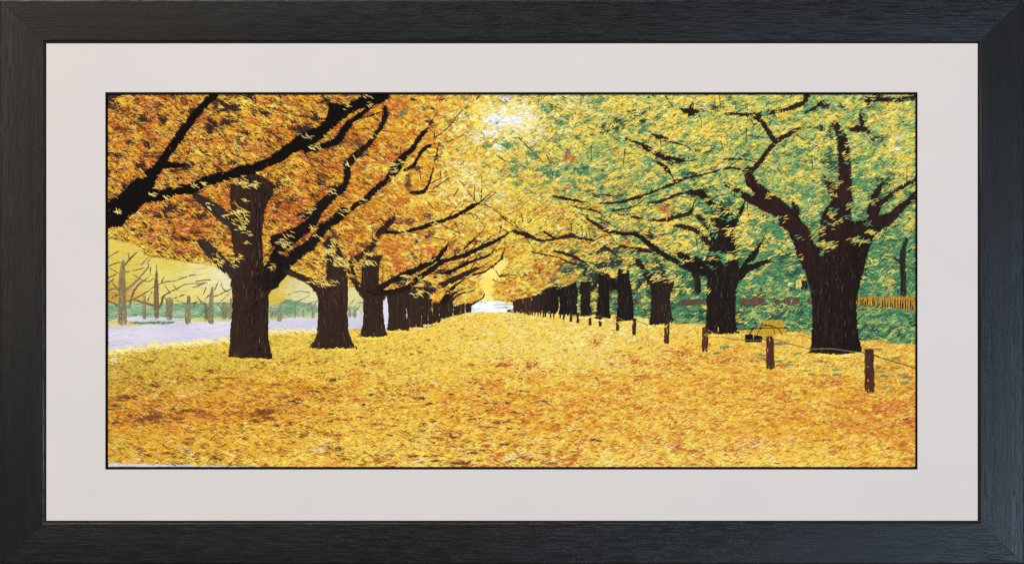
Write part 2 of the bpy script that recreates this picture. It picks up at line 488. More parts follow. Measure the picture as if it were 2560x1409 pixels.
canopy_spots = (
    spots('A', 'D', [(1130, 400, 100, 80), (1310, 220, 90, 55), (1270, 350, 100, 55), (1020, 660, 50, 25), (1180, 830, 75, 55), (340, 140, 50, 60),
                     (1210, 140, 70, 50), (830, 820, 120, 50), (1100, 530, 45, 25), (1560, 240, 35, 70), (1510, 100, 60, 25), (1490, 480, 45, 35),
                     (390, 790, 60, 60), (380, 320, 70, 50), (730, 100, 40, 30), (900, 235, 50, 25), (2060, 440, 90, 50), (70, 110, 60, 60),
                     (1350, 770, 60, 30), (1800, 980, 60, 70), (1450, 720, 60, 20), (70, 880, 40, 40), (780, 930, 80, 40), (200, 1010, 70, 60),
                     (1820, 1190, 40, 30), (2020, 1320, 60, 40), (640, 1270, 70, 40), (560, 140, 40, 30), (880, 420, 30, 30), (620, 340, 40, 22), (480, 590, 50, 24), (250, 560, 40, 26), (640, 640, 44, 20), (130, 700, 40, 24), (1400, 640, 50, 22), (1650, 260, 40, 22), (1700, 600, 50, 18), (1000, 250, 30, 20), (1650, 1080, 30, 24), (700, 1240, 60, 40), (980, 1330, 40, 40), (560, 1330, 50, 24)], 3.0) +
    spots('C', 'D', [(480, 120, 60, 60), (370, 290, 70, 60), (240, 450, 110, 50), (1100, 240, 60, 60), (1560, 350, 60, 45), (1530, 210, 70, 25),
                     (440, 960, 80, 60), (560, 1030, 100, 40), (730, 120, 30, 20), (180, 1320, 50, 40), (1160, 1390, 50, 40), (850, 690, 50, 60),
                     (1380, 120, 40, 20), (1690, 120, 50, 20)], 2.8) +
    spots('C', 'V', [(1330, 970, 50, 90), (1620, 740, 70, 40), (1400, 830, 60, 50), (1290, 1380, 120, 40), (1200, 620, 60, 60), (830, 590, 50, 40),
                     (1540, 1320, 60, 40)], 2.4) +
    spots('C', 'E', [(1730, 340, 60, 35), (1270, 270, 25, 50), (1840, 300, 40, 35), (1680, 605, 30, 20), (1760, 110, 40, 20), (1930, 110, 30, 20),
                     (1850, 640, 30, 20), (2350, 600, 70, 80), (2430, 790, 60, 90), (2250, 370, 40, 30), (2430, 970, 60, 60), (2150, 1150, 60, 20),
                     (1930, 270, 40, 25), (2150, 600, 60, 20)], 1.9) +
    spots('D', 'D', [(500, 250, 70, 90), (560, 420, 90, 80), (520, 540, 90, 60), (850, 290, 60, 50), (1320, 390, 40, 50), (1460, 180, 50, 35), (900, 440, 80, 40),
                     (1340, 250, 25, 25), (1750, 340, 70, 40), (1950, 400, 90, 40), (1800, 470, 90, 40), (1600, 560, 110, 40), (1200, 640, 120, 60), (1350, 620, 60, 50),
                     (1120, 600, 60, 30), (1450, 690, 80, 40), (1680, 740, 60, 40), (1900, 240, 40, 40)], 2.4) +
    spots('B', 'D', [(900, 150, 90, 40), (820, 230, 60, 24), (620, 60, 50, 24), (1000, 240, 60, 30), (700, 130, 40, 20), (460, 130, 30, 16), (1080, 400, 50, 26)], 2.6) +
    spots('D', 'R', [(130, 40, 130, 60), (250, 180, 70, 110), (650, 90, 60, 50), (720, 370, 70, 50), (1700, 300, 70, 50), (1180, 480, 90, 60), (1480, 360, 70, 40)], 1.2) +
    spots('E', 'T', [(1180, 440, 90, 50), (1230, 350, 70, 40), (1650, 740, 60, 50), (2060, 650, 80, 25), (2000, 1090, 90, 60), (2150, 1200, 90, 120), (1240, 1090, 25, 40),
                     (1500, 560, 60, 40), (1950, 900, 100, 50), (880, 840, 80, 40), (1000, 1120, 70, 30)], 2.4) +
    spots('E', 'E', [(700, 310, 90, 40), (640, 370, 100, 40), (450, 200, 90, 80), (1010, 130, 80, 40), (250, 780, 100, 60), (160, 560, 80, 50), (350, 690, 80, 70),
                     (680, 650, 60, 50), (870, 850, 120, 50), (200, 1000, 90, 35), (1020, 1060, 70, 40), (540, 360, 60, 30), (1450, 450, 90, 60), (1500, 380, 70, 60),
                     (130, 440, 50, 25), (1330, 1090, 70, 40), (1100, 750, 80, 30), (400, 820, 100, 60), (550, 900, 80, 50), (120, 1280, 70, 15)], 1.3) +
    spots('E', 'D', [(1400, 280, 70, 40), (1480, 360, 40, 35), (930, 340, 40, 25), (1050, 385, 50, 25), (1210, 460, 70, 25), (1340, 400, 60, 20), (1860, 770, 60, 40),
                     (1560, 510, 40, 20), (2240, 190, 30, 60), (1560, 220, 40, 15)], 3.0) +
    spots('E', 'O', [(820, 260, 50, 30), (1200, 310, 40, 25), (740, 730, 90, 50), (1700, 1240, 110, 60), (600, 1050, 90, 40), (650, 1260, 90, 50), (1060, 800, 80, 25)], 1.1) +
    spots('F', 'D', [(1130, 440, 110, 60), (1050, 480, 80, 40), (1550, 500, 80, 90), (1000, 340, 70, 40), (1150, 330, 60, 40), (820, 560, 60, 50), (940, 590, 60, 60),
                     (1080, 650, 80, 70), (1360, 660, 60, 50), (1490, 190, 60, 40)], 2.6) +
    spots('F', 'T', [(800, 480, 120, 40), (650, 530, 120, 60), (520, 620, 90, 40), (1350, 770, 70, 90), (880, 640, 50, 50), (1330, 450, 70, 50), (730, 350, 70, 40),
                     (1300, 350, 60, 30), (1900, 620, 70, 90)], 1.6) +
    spots('G', 'T', [(1180, 640, 90, 110), (1230, 740, 90, 70), (1180, 420, 80, 90), (1700, 850, 90, 60), (1500, 270, 60, 60), (1640, 480, 70, 40), (930, 300, 50, 25),
                     (1640, 960, 70, 90), (1150, 880, 60, 60), (60, 930, 120, 60), (200, 1080, 130, 50), (400, 620, 60, 30), (60, 600, 80, 40)], 2.3) +
    spots('G', 'D', [(1150, 140, 60, 50), (1310, 165, 45, 35), (1480, 370, 80, 40), (1130, 350, 30, 60), (210, 170, 40, 25), (1560, 150, 30, 60), (1240, 230, 20, 40),
                     (1600, 90, 60, 30), (200, 1150, 90, 50)], 2.8) +
    [('W', 1238, 296, 38, 26, 3.0), ('W', 1286, 297, 52, 34, 3.6), ('W', 1326, 298, 26, 20, 2.2), ('W', 1222, 331, 34, 9, 2.6), ('W', 1248, 366, 20, 10, 2.3),
     ('W', 1264, 247, 20, 8, 2.0), ('W', 2249, 347, 14, 8, 2.8), ('W', 2240, 371, 20, 6, 2.8), ('V', 284, 262, 12, 12, 2.0), ('P', 1265, 305, 125, 80, 2.2), ('P', 1180, 470, 110, 110, .5)])

canopy = Scheme([270, 450, 630, 810, 990, 1170, 1350, 1530, 1710, 1890, 2070, 2250], [240, 330, 420, 510, 600, 690, 780], [
    ['O3 G3 B2 D.6', 'G4 O3 B1 D.4', 'G4 Y2 O2 D.5', 'G4 O3 D.6 B1', 'G4 O3 D.5 B1', 'Y6 G3 O.5 P1 E.2', 'Y4 P2 N2 E1', 'Y5 P2 N1', 'Y5 P1 N2', 'Y4 N3 E1', 'N3 Y3 E2 D.4', 'Y3 N3 E1 D.4'],
    ['G4 O4 B2 D.3', 'G4 O3 B1 D.3', 'G5 Y2 O2 D.4', 'G4 O3 D.4 B1', 'O3 G4 B1 D.2', 'Y6 G2 P1 W.2', 'Y4 P3 N1 E1', 'Y4 N2 E2 O.3', 'Y4 P1 N2 E1', 'Y3 N3 E2', 'E3 N2 Y2 T1', 'Y4 N3 E1'],
    ['G3 O3 B1 D.7', 'G3 O2 D.5 Y1', 'G4 O3 B1 Y1', 'G4 O4 B1', 'G4 O3 Y1.5 B.5', 'Y6 G3 P.6', 'Y4 N2 E2 P1', 'Y3 N3 E2 O.6', 'E3 N2 Y3', 'N3 E3 Y2', 'E4 T1 N2 Y1.5', 'N3 Y3 E2'],
    ['G2 O2 D.6 B1', 'O4 G3 B2', 'G3 O3 B1', 'G3 O4 B1', 'O3 G4 Y1.5 B.5', 'Y6 G3 O.4 P.5', 'Y6 G3 O.6 P1 N.6', 'Y3 G1 N2 E2 O1', 'E3 T1 Y2 N2', 'E3 Y3 N2', 'E4 N2 Y1.5 T1', 'Y2 N2 E3 T.7'],
    ['Y4 G3 L1', 'O4 B2 G2 D.5', 'G3 O3 B1', 'O4 G3 B1', 'O3 G4 Y1 B1', 'G4 O1.6 B.6 Y3', 'Y6 G3 O.7 P1', 'Y3 O1 G2 E1.2 B.6', 'Y4 P1 N2 E1', 'Y3 E3 N1', 'E4 T1.5 N.6 Y.4', 'E4 N1.5 T1.5'],
    ['Y4 G3', 'Y4 G3', 'Y4 G3', 'Y4 G3 O1', 'Y3 O1.5 G3 B1 D.5', 'Y3 G3 O2 B.4', 'Y4 G3 O2', 'Y3 N2 E2 T.7', 'E4 T1.5 Y1', 'E4 T2 N.7 Y.4', 'E4 T1.5', 'E4 N1.5 T1 Y1'],
    ['Y4 G3', 'Y4 G3', 'Y4 G3', 'Y4 G3 O1', 'Y3 O2 G3', 'Y3 G3 O2', 'Y4 G3 O3', 'E3 T3 N2 Y1', 'E3 T3 N2 Y.4', 'E3 T3 N2 Y.3 P.2', 'E3 T3 N2', 'E3 T3 N2']],
    canopy_spots)

carpet_spots = (
    spots('J', 'K', [(640, 515, 50, 10), (690, 562, 45, 9), (870, 480, 26, 9), (1150, 432, 36, 7), (1205, 472, 36, 8), (1120, 496, 34, 6), (1500, 447, 34, 8), (1405, 477, 30, 7),
                     (1280, 560, 30, 10), (1375, 560, 30, 9), (1190, 556, 36, 8), (450, 597, 30, 7), (180, 480, 30, 7), (100, 577, 44, 12), (200, 548, 30, 8), (70, 678, 50, 10),
                     (210, 740, 34, 8), (1215, 622, 34, 7), (1450, 642, 34, 8), (1070, 697, 100, 9), (1270, 735, 56, 10), (630, 740, 34, 8), (720, 722, 50, 6), (640, 769, 34, 8),
                     (770, 806, 34, 8), (1710, 540, 34, 6), (1985, 641, 34, 6), (1400, 718, 34, 7), (1240, 772, 50, 8), (1410, 786, 34, 7), (890, 860, 40, 7), (1235, 880, 44, 8),
                     (990, 938, 60, 7), (1160, 975, 50, 7), (1080, 1000, 50, 8), (2160, 885, 44, 14), (1340, 925, 50, 16), (730, 1028, 90, 8), (540, 1030, 70, 14), (740, 1070, 70, 8),
                     (970, 1085, 90, 16), (1500, 1045, 40, 7), (1610, 1060, 60, 8), (1690, 1080, 34, 7), (1770, 1092, 40, 8), (1420, 1070, 40, 8), (610, 1082, 40, 7), (1980, 985, 30, 8),
                     (1720, 1010, 60, 10)], 2.3) +
    spots('I', 'K', [(2300, 390, 34, 9), (2360, 385, 30, 7), (2222, 462, 24, 9), (1810, 565, 36, 10), (1890, 600, 50, 9), (1860, 660, 40, 9), (1885, 718, 40, 10), (2280, 722, 30, 10),
                     (2260, 800, 60, 12), (2050, 860, 34, 10), (1740, 840, 50, 12), (1850, 950, 34, 7), (1990, 945, 44, 7), (2340, 1062, 70, 14), (1820, 1140, 40, 9), (1905, 1140, 34, 8),
                     (500, 670, 44, 9), (655, 680, 44, 9), (740, 680, 44, 10), (850, 690, 44, 12), (790, 770, 50, 8), (490, 765, 44, 10), (150, 640, 60, 9), (1700, 690, 60, 12), (1960, 585, 44, 8),
                     (110, 680, 70, 9), (350, 830, 40, 8), (150, 810, 50, 10)], 1.9) +
    spots('I', 'B', [(1250, 375, 120, 12), (1110, 380, 60, 14), (1250, 605, 44, 10), (370, 1070, 70, 16), (490, 1130, 80, 24), (680, 1110, 120, 14), (960, 1140, 110, 26), (1110, 300, 80, 30),
                     (1160, 1160, 60, 30), (2340, 930, 80, 16), (2240, 930, 40, 24), (1650, 700, 150, 40), (1520, 790, 70, 50), (1650, 760, 70, 20), (500, 760, 300, 60), (250, 560, 120, 40),
                     (550, 450, 60, 14), (140, 430, 60, 14), (1080, 500, 60, 14), (2100, 500, 80, 14), (1740, 440, 120, 14)], .9) +
    spots('I', 'R', [(2150, 215, 150, 14), (2220, 215, 50, 14), (2100, 720, 50, 20), (2560, 590, 60, 14), (1730, 555, 60, 12), (1530, 270, 60, 12), (2280, 600, 60, 14), (1330, 372, 60, 10)], 1.0) +
    spots('I', 'C', [(890, 1080, 80, 20), (940, 1120, 70, 16), (660, 1160, 50, 14), (1020, 490, 40, 9), (900, 515, 60, 10), (950, 385, 50, 10), (720, 405, 70, 12), (240, 405, 40, 10),
                     (520, 550, 60, 14), (800, 550, 60, 10), (180, 345, 40, 10), (390, 1170, 80, 20), (1310, 1130, 70, 20), (2150, 1060, 110, 60), (1150, 340, 100, 10), (1300, 350, 60, 10),
                     (700, 990, 40, 14), (150, 640, 60, 8), (100, 120, 80, 30), (340, 100, 200, 20), (120, 200, 60, 40)], 0) +
    spots('J', 'R', [(1380, 220, 90, 50), (1560, 240, 70, 40), (2500, 180, 90, 30), (95, 188, 30, 12), (220, 208, 60, 9), (830, 550, 34, 20), (1190, 935, 60, 18), (460, 930, 24, 18),
                     (2530, 590, 60, 20), (2180, 20, 40, 30), (1170, 1110, 90, 12), (1340, 1116, 60, 9), (750, 865, 60, 14), (50, 530, 70, 20), (2400, 450, 120, 30), (1950, 545, 60, 14)], .7) +
    spots('J', 'C', [(770, 380, 60, 10), (480, 360, 60, 14), (720, 745, 60, 18), (650, 900, 50, 24), (1280, 950, 60, 24), (1360, 1020, 60, 16), (1420, 1055, 60, 14), (1600, 1000, 50, 18),
                     (380, 970, 60, 14), (360, 1035, 60, 24), (600, 1070, 80, 16), (1500, 990, 70, 20), (110, 1070, 60, 14), (2030, 780, 50, 10), (2110, 870, 44, 10), (1640, 880, 60, 24),
                     (1720, 940, 50, 24), (200, 1000, 40, 14), (1130, 990, 50, 10), (1760, 1060, 120, 20), (960, 960, 60, 9)], -.4) +
    spots('K', 'E', [(810, 60, 36, 10), (735, 112, 44, 10), (1030, 180, 40, 9), (1120, 128, 40, 8), (1370, 190, 30, 10), (1420, 115, 34, 8), (1770, 255, 40, 10), (1760, 297, 40, 10),
                     (1700, 222, 30, 8), (2140, 78, 40, 10), (2275, 155, 34, 10), (2280, 240, 40, 10), (2210, 405, 34, 8), (2330, 300, 60, 10), (2370, 365, 40, 10), (2180, 310, 90, 10),
                     (1670, 305, 40, 8), (1550, 295, 40, 8), (1260, 30, 80, 14), (1270, 180, 30, 8), (2140, 270, 60, 8), (1630, 185, 40, 8), (1350, 210, 40, 8), (1140, 155, 40, 8),
                     (1260, 150, 30, 6), (2380, 320, 60, 8), (1500, 260, 40, 6)], 2.9) +
    spots('K', 'R', [(420, 120, 170, 40), (780, 160, 110, 40), (120, 200, 70, 20), (100, 310, 70, 30), (1130, 170, 80, 24), (1480, 440, 50, 16), (1250, 505, 60, 20), (30, 575, 50, 18),
                     (1300, 220, 60, 20), (2250, 590, 60, 30), (2390, 700, 70, 24), (2010, 793, 44, 14), (1940, 930, 50, 20), (1750, 370, 80, 24), (1350, 960, 30, 14), (380, 870, 50, 10),
                     (250, 1070, 120, 10), (900, 950, 90, 14), (570, 950, 90, 14), (160, 990, 60, 8)], .6) +
    spots('K', 'K', [(1580, 868, 40, 6), (1680, 858, 34, 7), (1245, 1062, 34, 7), (2370, 680, 40, 8)], 3.0) +
    spots('K', 'C', [(160, 960, 60, 20), (340, 900, 120, 30), (520, 900, 80, 24), (560, 850, 50, 10), (620, 1050, 60, 10), (220, 1080, 60, 10), (1050, 900, 200, 50), (820, 940, 60, 20),
                     (1230, 1010, 60, 20), (280, 860, 60, 20), (2330, 925, 30, 14)], -1.2))

carpet = Scheme([270, 520, 770, 1020, 1270, 1520, 1770, 2020, 2280], [790, 850, 910, 970, 1030, 1090, 1150], [
    ['Y4 L2', 'Y4 L2', 'Y4 L2', 'Y5 P1.14 L1', 'Y5 P2.28', 'Y4 P3.42', 'Y4 P1.14', 'Y4 G1', 'Y4 G1'],
    ['C0.35 L3 Y2', 'L4 Y3', 'Y4 L3', 'Y5 L1', 'Y5 P2.28', 'P3.42 Y4', 'Y4 G2 O.5', 'G2 Y4 P1.14', 'G3 Y3 O.6'],
    ['L4 M2 Y1', 'L4 G1.5 M1 Y1', 'Y3 G2 L2 O.6', 'Y4 L2 G1', 'Y5 P1.14 G1', 'Y4 P2.28 O.5 G1', 'G3 O2 Y3', 'Y4 G2 P1.14 E.2', 'Y3 G3 P1.14 E.4'],
    ['M3 L2 G2.50', 'G5.00 L2 O0.94 M1', 'G5.00 Y2 O2.16 B.4', 'Y4 G2.50 O0.94', 'Y3 G3.75 O2.16 P0.60', 'Y3 G3.75 O1.08 P0.60', 'Y4 G3.75 O1.35', 'Y3 G3.75 O1.89', 'G3.75 O1.89 Y2 P0.60'],
    ['B2 O2.70 G3.75 M2 K.3', 'G3.75 B1.6 O2.70 M1', 'G5.00 Y2 O1.35 B.8', 'Y4 G3.75 O1.22', 'Y3 G3.75 O2.03 P0.36', 'Y4 G2.50 O1.62 P0.60', 'Y4 G3.75 O1.08 P0.60', 'G3.75 Y3 O2.70 P0.36', 'O4.05 G3.75 P0.60 Y1'],
    ['G5.00 M2 L2 O0.94', 'G5.00 Y2 O1.08 L1', 'Y4 G3.75 B.4', 'Y4 G2.50 B.3 C0.07', 'Y4 G2.50 O1.22 C0.17', 'Y4 P0.60 O1.22 G2.50', 'Y4 G5.00 P0.60 O0.54', 'Y3 G5.00 O0.94', 'G5.00 Y2 O1.89 P0.60'],
    ['L3 G3.75 C0.21 B.7', 'Y3 G2.50 B1 C0.21 L1', 'Y4 G2.50 O0.94 C0.21', 'Y4 O1.35 C0.24 B.6', 'Y3 O1.62 C0.35 P0.60', 'Y4 P1.20 C0.21 O1.35', 'Y4 P1.20 O1.35 C0.14', 'Y5 G2.50 P0.60', 'Y4 G3.75 O0.94']],
    carpet_spots)

# ---- the trees of the avenue: outlines ('poly') and limbs ('line': x, y, width)
NIGHT, BARK, UMBER = (14, 10, 9), (50, 34, 26), (60, 40, 31)
TREES = [
 # nearest limb at the upper left
 ('great dark bough reaching in from the left edge', NIGHT, [
  ('line', 'A', [(0, 1320, 300), (120, 1290, 280), (250, 1190, 270), (350, 1090, 230), (420, 1010, 210)]),
  ('line', 'A', [(400, 1020, 200), (480, 920, 165), (560, 820, 110), (640, 710, 85), (740, 560, 92), (820, 450, 95), (900, 340, 88), (980, 240, 84), (1060, 150, 80), (1150, 70, 84), (1180, 40, 84)]),
  ('line', 'A', [(380, 1100, 180), (500, 1110, 140), (620, 1110, 110), (760, 1050, 110), (900, 1045, 110), (1040, 970, 105), (1200, 930, 105), (1400, 865, 105), (1560, 825, 105), (1700, 770, 92), (1850, 690, 120), (1960, 600, 125), (2100, 530, 150), (2180, 490, 150)]),
  ('line', 'C', [(0, 690, 100), (120, 625, 120), (250, 560, 135), (400, 470, 130), (530, 350, 140), (620, 260, 150), (750, 200, 105), (900, 130, 120), (1040, 90, 140), (1080, 60, 130)]),
  ('poly', 'C', [(505, 150), (700, 190), (640, 270), (490, 290)]),
  ('line', 'C', [(270, 650, 60), (420, 610, 64), (560, 565, 76), (640, 490, 90), (680, 410, 80), (740, 345, 56), (850, 265, 46), (950, 190, 42)]),
  ('line', 'A', [(560, 800, 60), (700, 800, 70), (840, 800, 30)]),
  ('line', 'C', [(830, 310, 10), (960, 280, 14), (1040, 250, 8)])]),
 # first whole tree of the left row
 ('thick near trunk forking into dark limbs', BARK, [
  ('poly', 'A', [(1310, 980), (1500, 900), (1580, 880), (1720, 960), (1775, 1030), (1740, 1120), (1690, 1200), (1660, 1300), (1650, 1420), (1320, 1420), (1330, 1320), (1310, 1200)]),
  ('poly', 'B', [(1240, 100), (1250, 240), (1280, 400), (1275, 560), (1250, 620), (1235, 680), (1255, 760), (1258, 900), (1240, 1100), (1230, 1250), (1215, 1385), (1450, 1395), (1650, 1402),
                 (1640, 1350), (1610, 1200), (1605, 1000), (1610, 850), (1606, 780), (1650, 700), (1700, 600), (1720, 555), (1700, 420), (1640, 440), (1565, 512), (1555, 350), (1550, 200), (1556, -20), (1240, -20)]),
  ('line', 'A', [(940, 1110, 60), (1060, 1190, 100), (1180, 1280, 120), (1320, 1390, 130), (1420, 1500, 130)]),
  ('line', 'B', [(940, 250, 60), (1020, 320, 110), (1100, 400, 110), (1180, 480, 110), (1260, 560, 110)]),
  ('line', 'B', [(1590, 640, 200), (1660, 510, 170), (1710, 390, 130), (1750, 290, 110), (1840, 220, 110), (1960, 130, 105), (2035, 60, 100)]),
  ('line', 'D', [(-40, 240, 120), (100, 180, 100), (200, 130, 90), (280, 80, 90), (370, 0, 80)]),
  ('line', 'C', [(300, 1340, 130), (380, 1270, 115), (480, 1170, 110), (580, 1080, 90), (650, 1040, 80), (700, 920, 72), (690, 810, 88), (760, 725, 88), (850, 640, 56), (930, 570, 50), (1000, 470, 46), (1050, 400, 46), (1090, 290, 60), (1090, 200, 44)]),
  ('line', 'B', [(1640, 620, 190), (1740, 500, 150), (1850, 410, 110), (1960, 330, 100), (2040, 280, 100)]),
  ('line', 'D', [(-30, 420, 160), (100, 390, 110), (200, 335, 100), (300, 275, 100), (360, 200, 110), (420, 120, 100), (500, 70, 90), (560, 20, 90)]),
  ('line', 'C', [(590, 1350, 110), (650, 1285, 100), (720, 1275, 50), (800, 1200, 56), (880, 1160, 66), (960, 1080, 66), (1050, 1000, 66), (1110, 960, 56), (1160, 890, 96), (1230, 790, 105), (1290, 700, 66), (1380, 620, 56), (1440, 520, 54), (1500, 450, 50)])]),
 # second
 ('second trunk with wide flared roots', BARK, [
  ('poly', 'D', [(320, 680), (360, 740), (378, 820), (375, 1000), (360, 1150), (330, 1230), (268, 1295), (400, 1305), (560, 1300), (768, 1300), (710, 1230), (670, 1130), (660, 1000), (660, 760), (665, 600), (640, 480), (600, 350), (560, 250), (480, 200), (420, 260), (450, 420), (455, 600), (400, 660)]),
  ('line', 'D', [(20, 520, 46), (180, 585, 60), (300, 640, 64), (380, 730, 80)]),
  ('line', 'D', [(640, 500, 70), (720, 440, 70), (800, 380, 60), (880, 320, 60), (960, 190, 60), (1000, 140, 70), (1060, 80, 66), (1110, 20, 46)]),
  ('line', 'C', [(1280, 860, 26), (1380, 800, 38), (1430, 720, 30), (1480, 640, 38), (1550, 595, 36)])]),
 # third
 ('third trunk with a long limb sweeping right', BARK, [
  ('poly', 'D', [(765, 700), (775, 770), (818, 815), (818, 1000), (805, 1100), (755, 1188), (900, 1192), (1063, 1183), (1025, 1090), (1008, 960), (1003, 830), (1050, 780), (1000, 720), (968, 680), (970, 480), (1010, 380), (860, 380), (800, 480), (795, 660)]),
  ('line', 'D', [(680, 500, 76), (720, 610, 70), (780, 710, 60)]),
  ('line', 'D', [(850, 740, 56), (960, 710, 56), (1060, 650, 56), (1180, 590, 56), (1300, 540, 56), (1420, 480, 52), (1540, 410, 46), (1600, 340, 38), (1640, 280, 18)]),
  ('line', 'D', [(900, 760, 46), (1100, 740, 52), (1260, 690, 52), (1340, 620, 52), (1440, 550, 48), (1600, 440, 46), (1760, 400, 42), (1900, 340, 42), (2050, 270, 38), (2150, 220, 34), (2230, 170, 16)]),
  ('line', 'D', [(1000, 150, 38), (1180, 165, 28), (1320, 130, 38), (1450, 90, 38), (1600, 40, 34), (1740, -5, 28)]),
  ('line', 'C', [(1600, 1409, 24), (1750, 1350, 30), (1880, 1290, 35), (2000, 1220, 45), (2060, 1190, 34)]),
  ('line', 'D', [(1800, 330, 12), (1860, 260, 18), (1930, 200, 10)])]),
 ('fourth trunk of the left row', BARK, [
  ('poly', 'D', [(1045, 780), (1062, 880), (1065, 1000), (1050, 1110), (1060, 1125), (1180, 1118), (1260, 1130), (1265, 1105), (1240, 1040), (1230, 900), (1235, 800), (1240, 700), (1060, 745)]),
  ('line', 'D', [(1500, 600, 22), (1620, 560, 28), (1740, 510, 28), (1860, 450, 24), (2000, 400, 18), (2110, 340, 12)]),
  ('line', 'C', [(1370, 1085, 46), (1480, 1080, 38), (1540, 1000, 26), (1580, 860, 9), (1610, 740, 7), (1640, 600, 6)])]),
 ('fifth trunk with a limb rising to the right', BARK, [
  ('poly', 'D', [(1240, 720), (1235, 850), (1245, 950), (1243, 1060), (1255, 1090), (1440, 1088), (1390, 1050), (1380, 960), (1390, 870), (1470, 780), (1500, 700), (1400, 690), (1300, 690)]),
  ('line', 'D', [(1390, 850, 66), (1450, 760, 70), (1550, 690, 62), (1660, 640, 56), (1760, 590, 50), (1870, 540, 44), (1960, 500, 18)]),
  ('line', 'D', [(1880, 575, 18), (2010, 540, 13), (2150, 430, 9), (2180, 370, 7)])]),
 ('sixth trunk of the left row', BARK, [('poly', 'D', [(1390, 900), (1385, 1055), (1440, 1062), (1490, 1058), (1485, 960), (1490, 800), (1440, 820)]),
  ('line', 'D', [(1560, 860, 36), (1640, 760, 38), (1700, 690, 26), (1770, 640, 18)])]),
 ('seventh trunk of the left row', BARK, [('poly', 'D', [(1492, 840), (1550, 840), (1552, 960), (1575, 1038), (1495, 1045)])]),
 ('eighth trunk of the left row', BARK, [('poly', 'D', [(1553, 840), (1606, 820), (1616, 1000), (1562, 1000)]), ('line', 'D', [(1590, 880, 36), (1650, 800, 30), (1740, 730, 14)])]),
 ('ninth trunk of the left row', BARK, [('poly', 'D', [(1609, 815), (1647, 790), (1648, 988), (1618, 992)])]),
 ('tenth trunk of the left row', BARK, [('poly', 'D', [(1651, 780), (1695, 790), (1690, 975), (1651, 985)]), ('line', 'D', [(1680, 830, 24), (1740, 770, 18), (1830, 740, 8)])]),
 ('eleventh trunk of the left row', BARK, [('poly', 'D', [(1698, 880), (1745, 870), (1745, 966), (1700, 972)])]),
 ('twelfth trunk of the left row', BARK, [('poly', 'D', [(1748, 870), (1805, 850), (1802, 955), (1750, 962)])]),
 ('farthest trunk of the left row', BARK, [('poly', 'D', [(1815, 870), (1830, 850), (1890, 850), (1866, 880), (1866, 940), (1818, 945)]), ('line', 'D', [(1860, 870, 20), (1910, 840, 13), (1980, 800, 8), (2010, 750, 5)])]),
 # right row, far to near
 ('farthest trunk of the right row', UMBER, [('poly', 'F', [(105, 830), (200, 800), (205, 935), (135, 928), (130, 860)])]),
 ('narrow brown trunk far along the right row', UMBER, [('poly', 'F', [(203, 805), (292, 790), (293, 940), (206, 935)])]),
 ('dark brown trunk far along the right row', (48, 34, 28), [('poly', 'F', [(294, 800), (385, 740), (388, 945), (295, 940)])]),
 ('close standing trunk of the far right row', (40, 29, 25), [('poly', 'F', [(387, 745), (478, 690), (480, 950), (389, 945)])]),
 ('black trunk in the crowded far right row', (32, 24, 22), [('poly', 'F', [(479, 690), (572, 685), (570, 915), (545, 955), (481, 950)])]),
 ('black trunk beside a bright gap in the right row', (30, 23, 21), [('poly', 'F', [(574, 690), (650, 680), (655, 965), (570, 960), (585, 900)])]),
 ('broad black trunk closing the crowded right row', (32, 25, 22), [('poly', 'F', [(650, 680), (745, 640), (765, 760), (752, 860), (755, 970), (656, 965)])]),
 ('slim trunk beside the green gap', (34, 26, 22), [('poly', 'F', [(790, 640), (885, 640), (887, 700), (885, 880), (908, 975), (778, 982), (786, 860), (790, 760), (770, 740)]), ('line', 'F', [(885, 740, 40), (920, 680, 36), (960, 620, 30)])]),
 ('slender trunk with flared foot on the right', (30, 24, 21), [
  ('poly', 'F', [(965, 540), (1080, 570), (1072, 860), (1077, 950), (1095, 1005), (925, 1012), (945, 930), (955, 750)]), ('poly', 'F', [(1072, 600), (1152, 600), (1152, 735), (1110, 720), (1075, 760)])]),
 ('straight black trunk on the right', (30, 24, 21), [('poly', 'F', [(1150, 510), (1262, 530), (1292, 740), (1306, 860), (1309, 1030), (1140, 1037), (1150, 900)]),
  ('line', 'F', [(530, 340, 22), (640, 370, 30), (740, 405, 30), (820, 450, 18)]), ('line', 'F', [(310, 350, 11), (420, 372, 11), (560, 400, 10), (650, 440, 14), (780, 480, 14)]),
  ('line', 'F', [(960, 260, 18), (1040, 310, 28), (1120, 370, 22)])]),
 ('broad streaked trunk at the middle of the right row', (42, 30, 24), [
  ('poly', 'F', [(1440, 600), (1520, 560), (1620, 580), (1705, 600), (1700, 690), (1670, 760), (1665, 880), (1690, 1000), (1735, 1058), (1650, 1035), (1640, 1068), (1455, 1070), (1470, 950), (1482, 800), (1460, 660)]),
  ('line', 'F', [(1340, 430, 54), (1430, 560, 66), (1490, 650, 76)]),
  ('line', 'F', [(1180, 285, 26), (1280, 322, 38), (1400, 330, 44), (1480, 350, 20)]),
  ('line', 'F', [(130, 150, 26), (270, 190, 54), (400, 238, 20), (560, 222, 24), (680, 190, 48), (745, 200, 22)]), ('line', 'F', [(430, 150, 22), (500, 195, 22), (560, 222, 18)]), ('line', 'F', [(735, 205, 14), (870, 230, 28), (930, 240, 12)])]),
 ('dark trunk hung with yellow leaves', (30, 24, 21), [
  ('poly', 'G', [(110, 1130), (280, 1110), (330, 1250), (320, 1420), (110, 1420), (90, 1250)]),
  ('poly', 'H', [(70, 0), (270, 0), (280, 150), (300, 250), (310, 330), (322, 420), (290, 520), (282, 700), (290, 820), (322, 878), (200, 888), (40, 880), (50, 700), (58, 440), (20, 330), (60, 250), (80, 120)]),
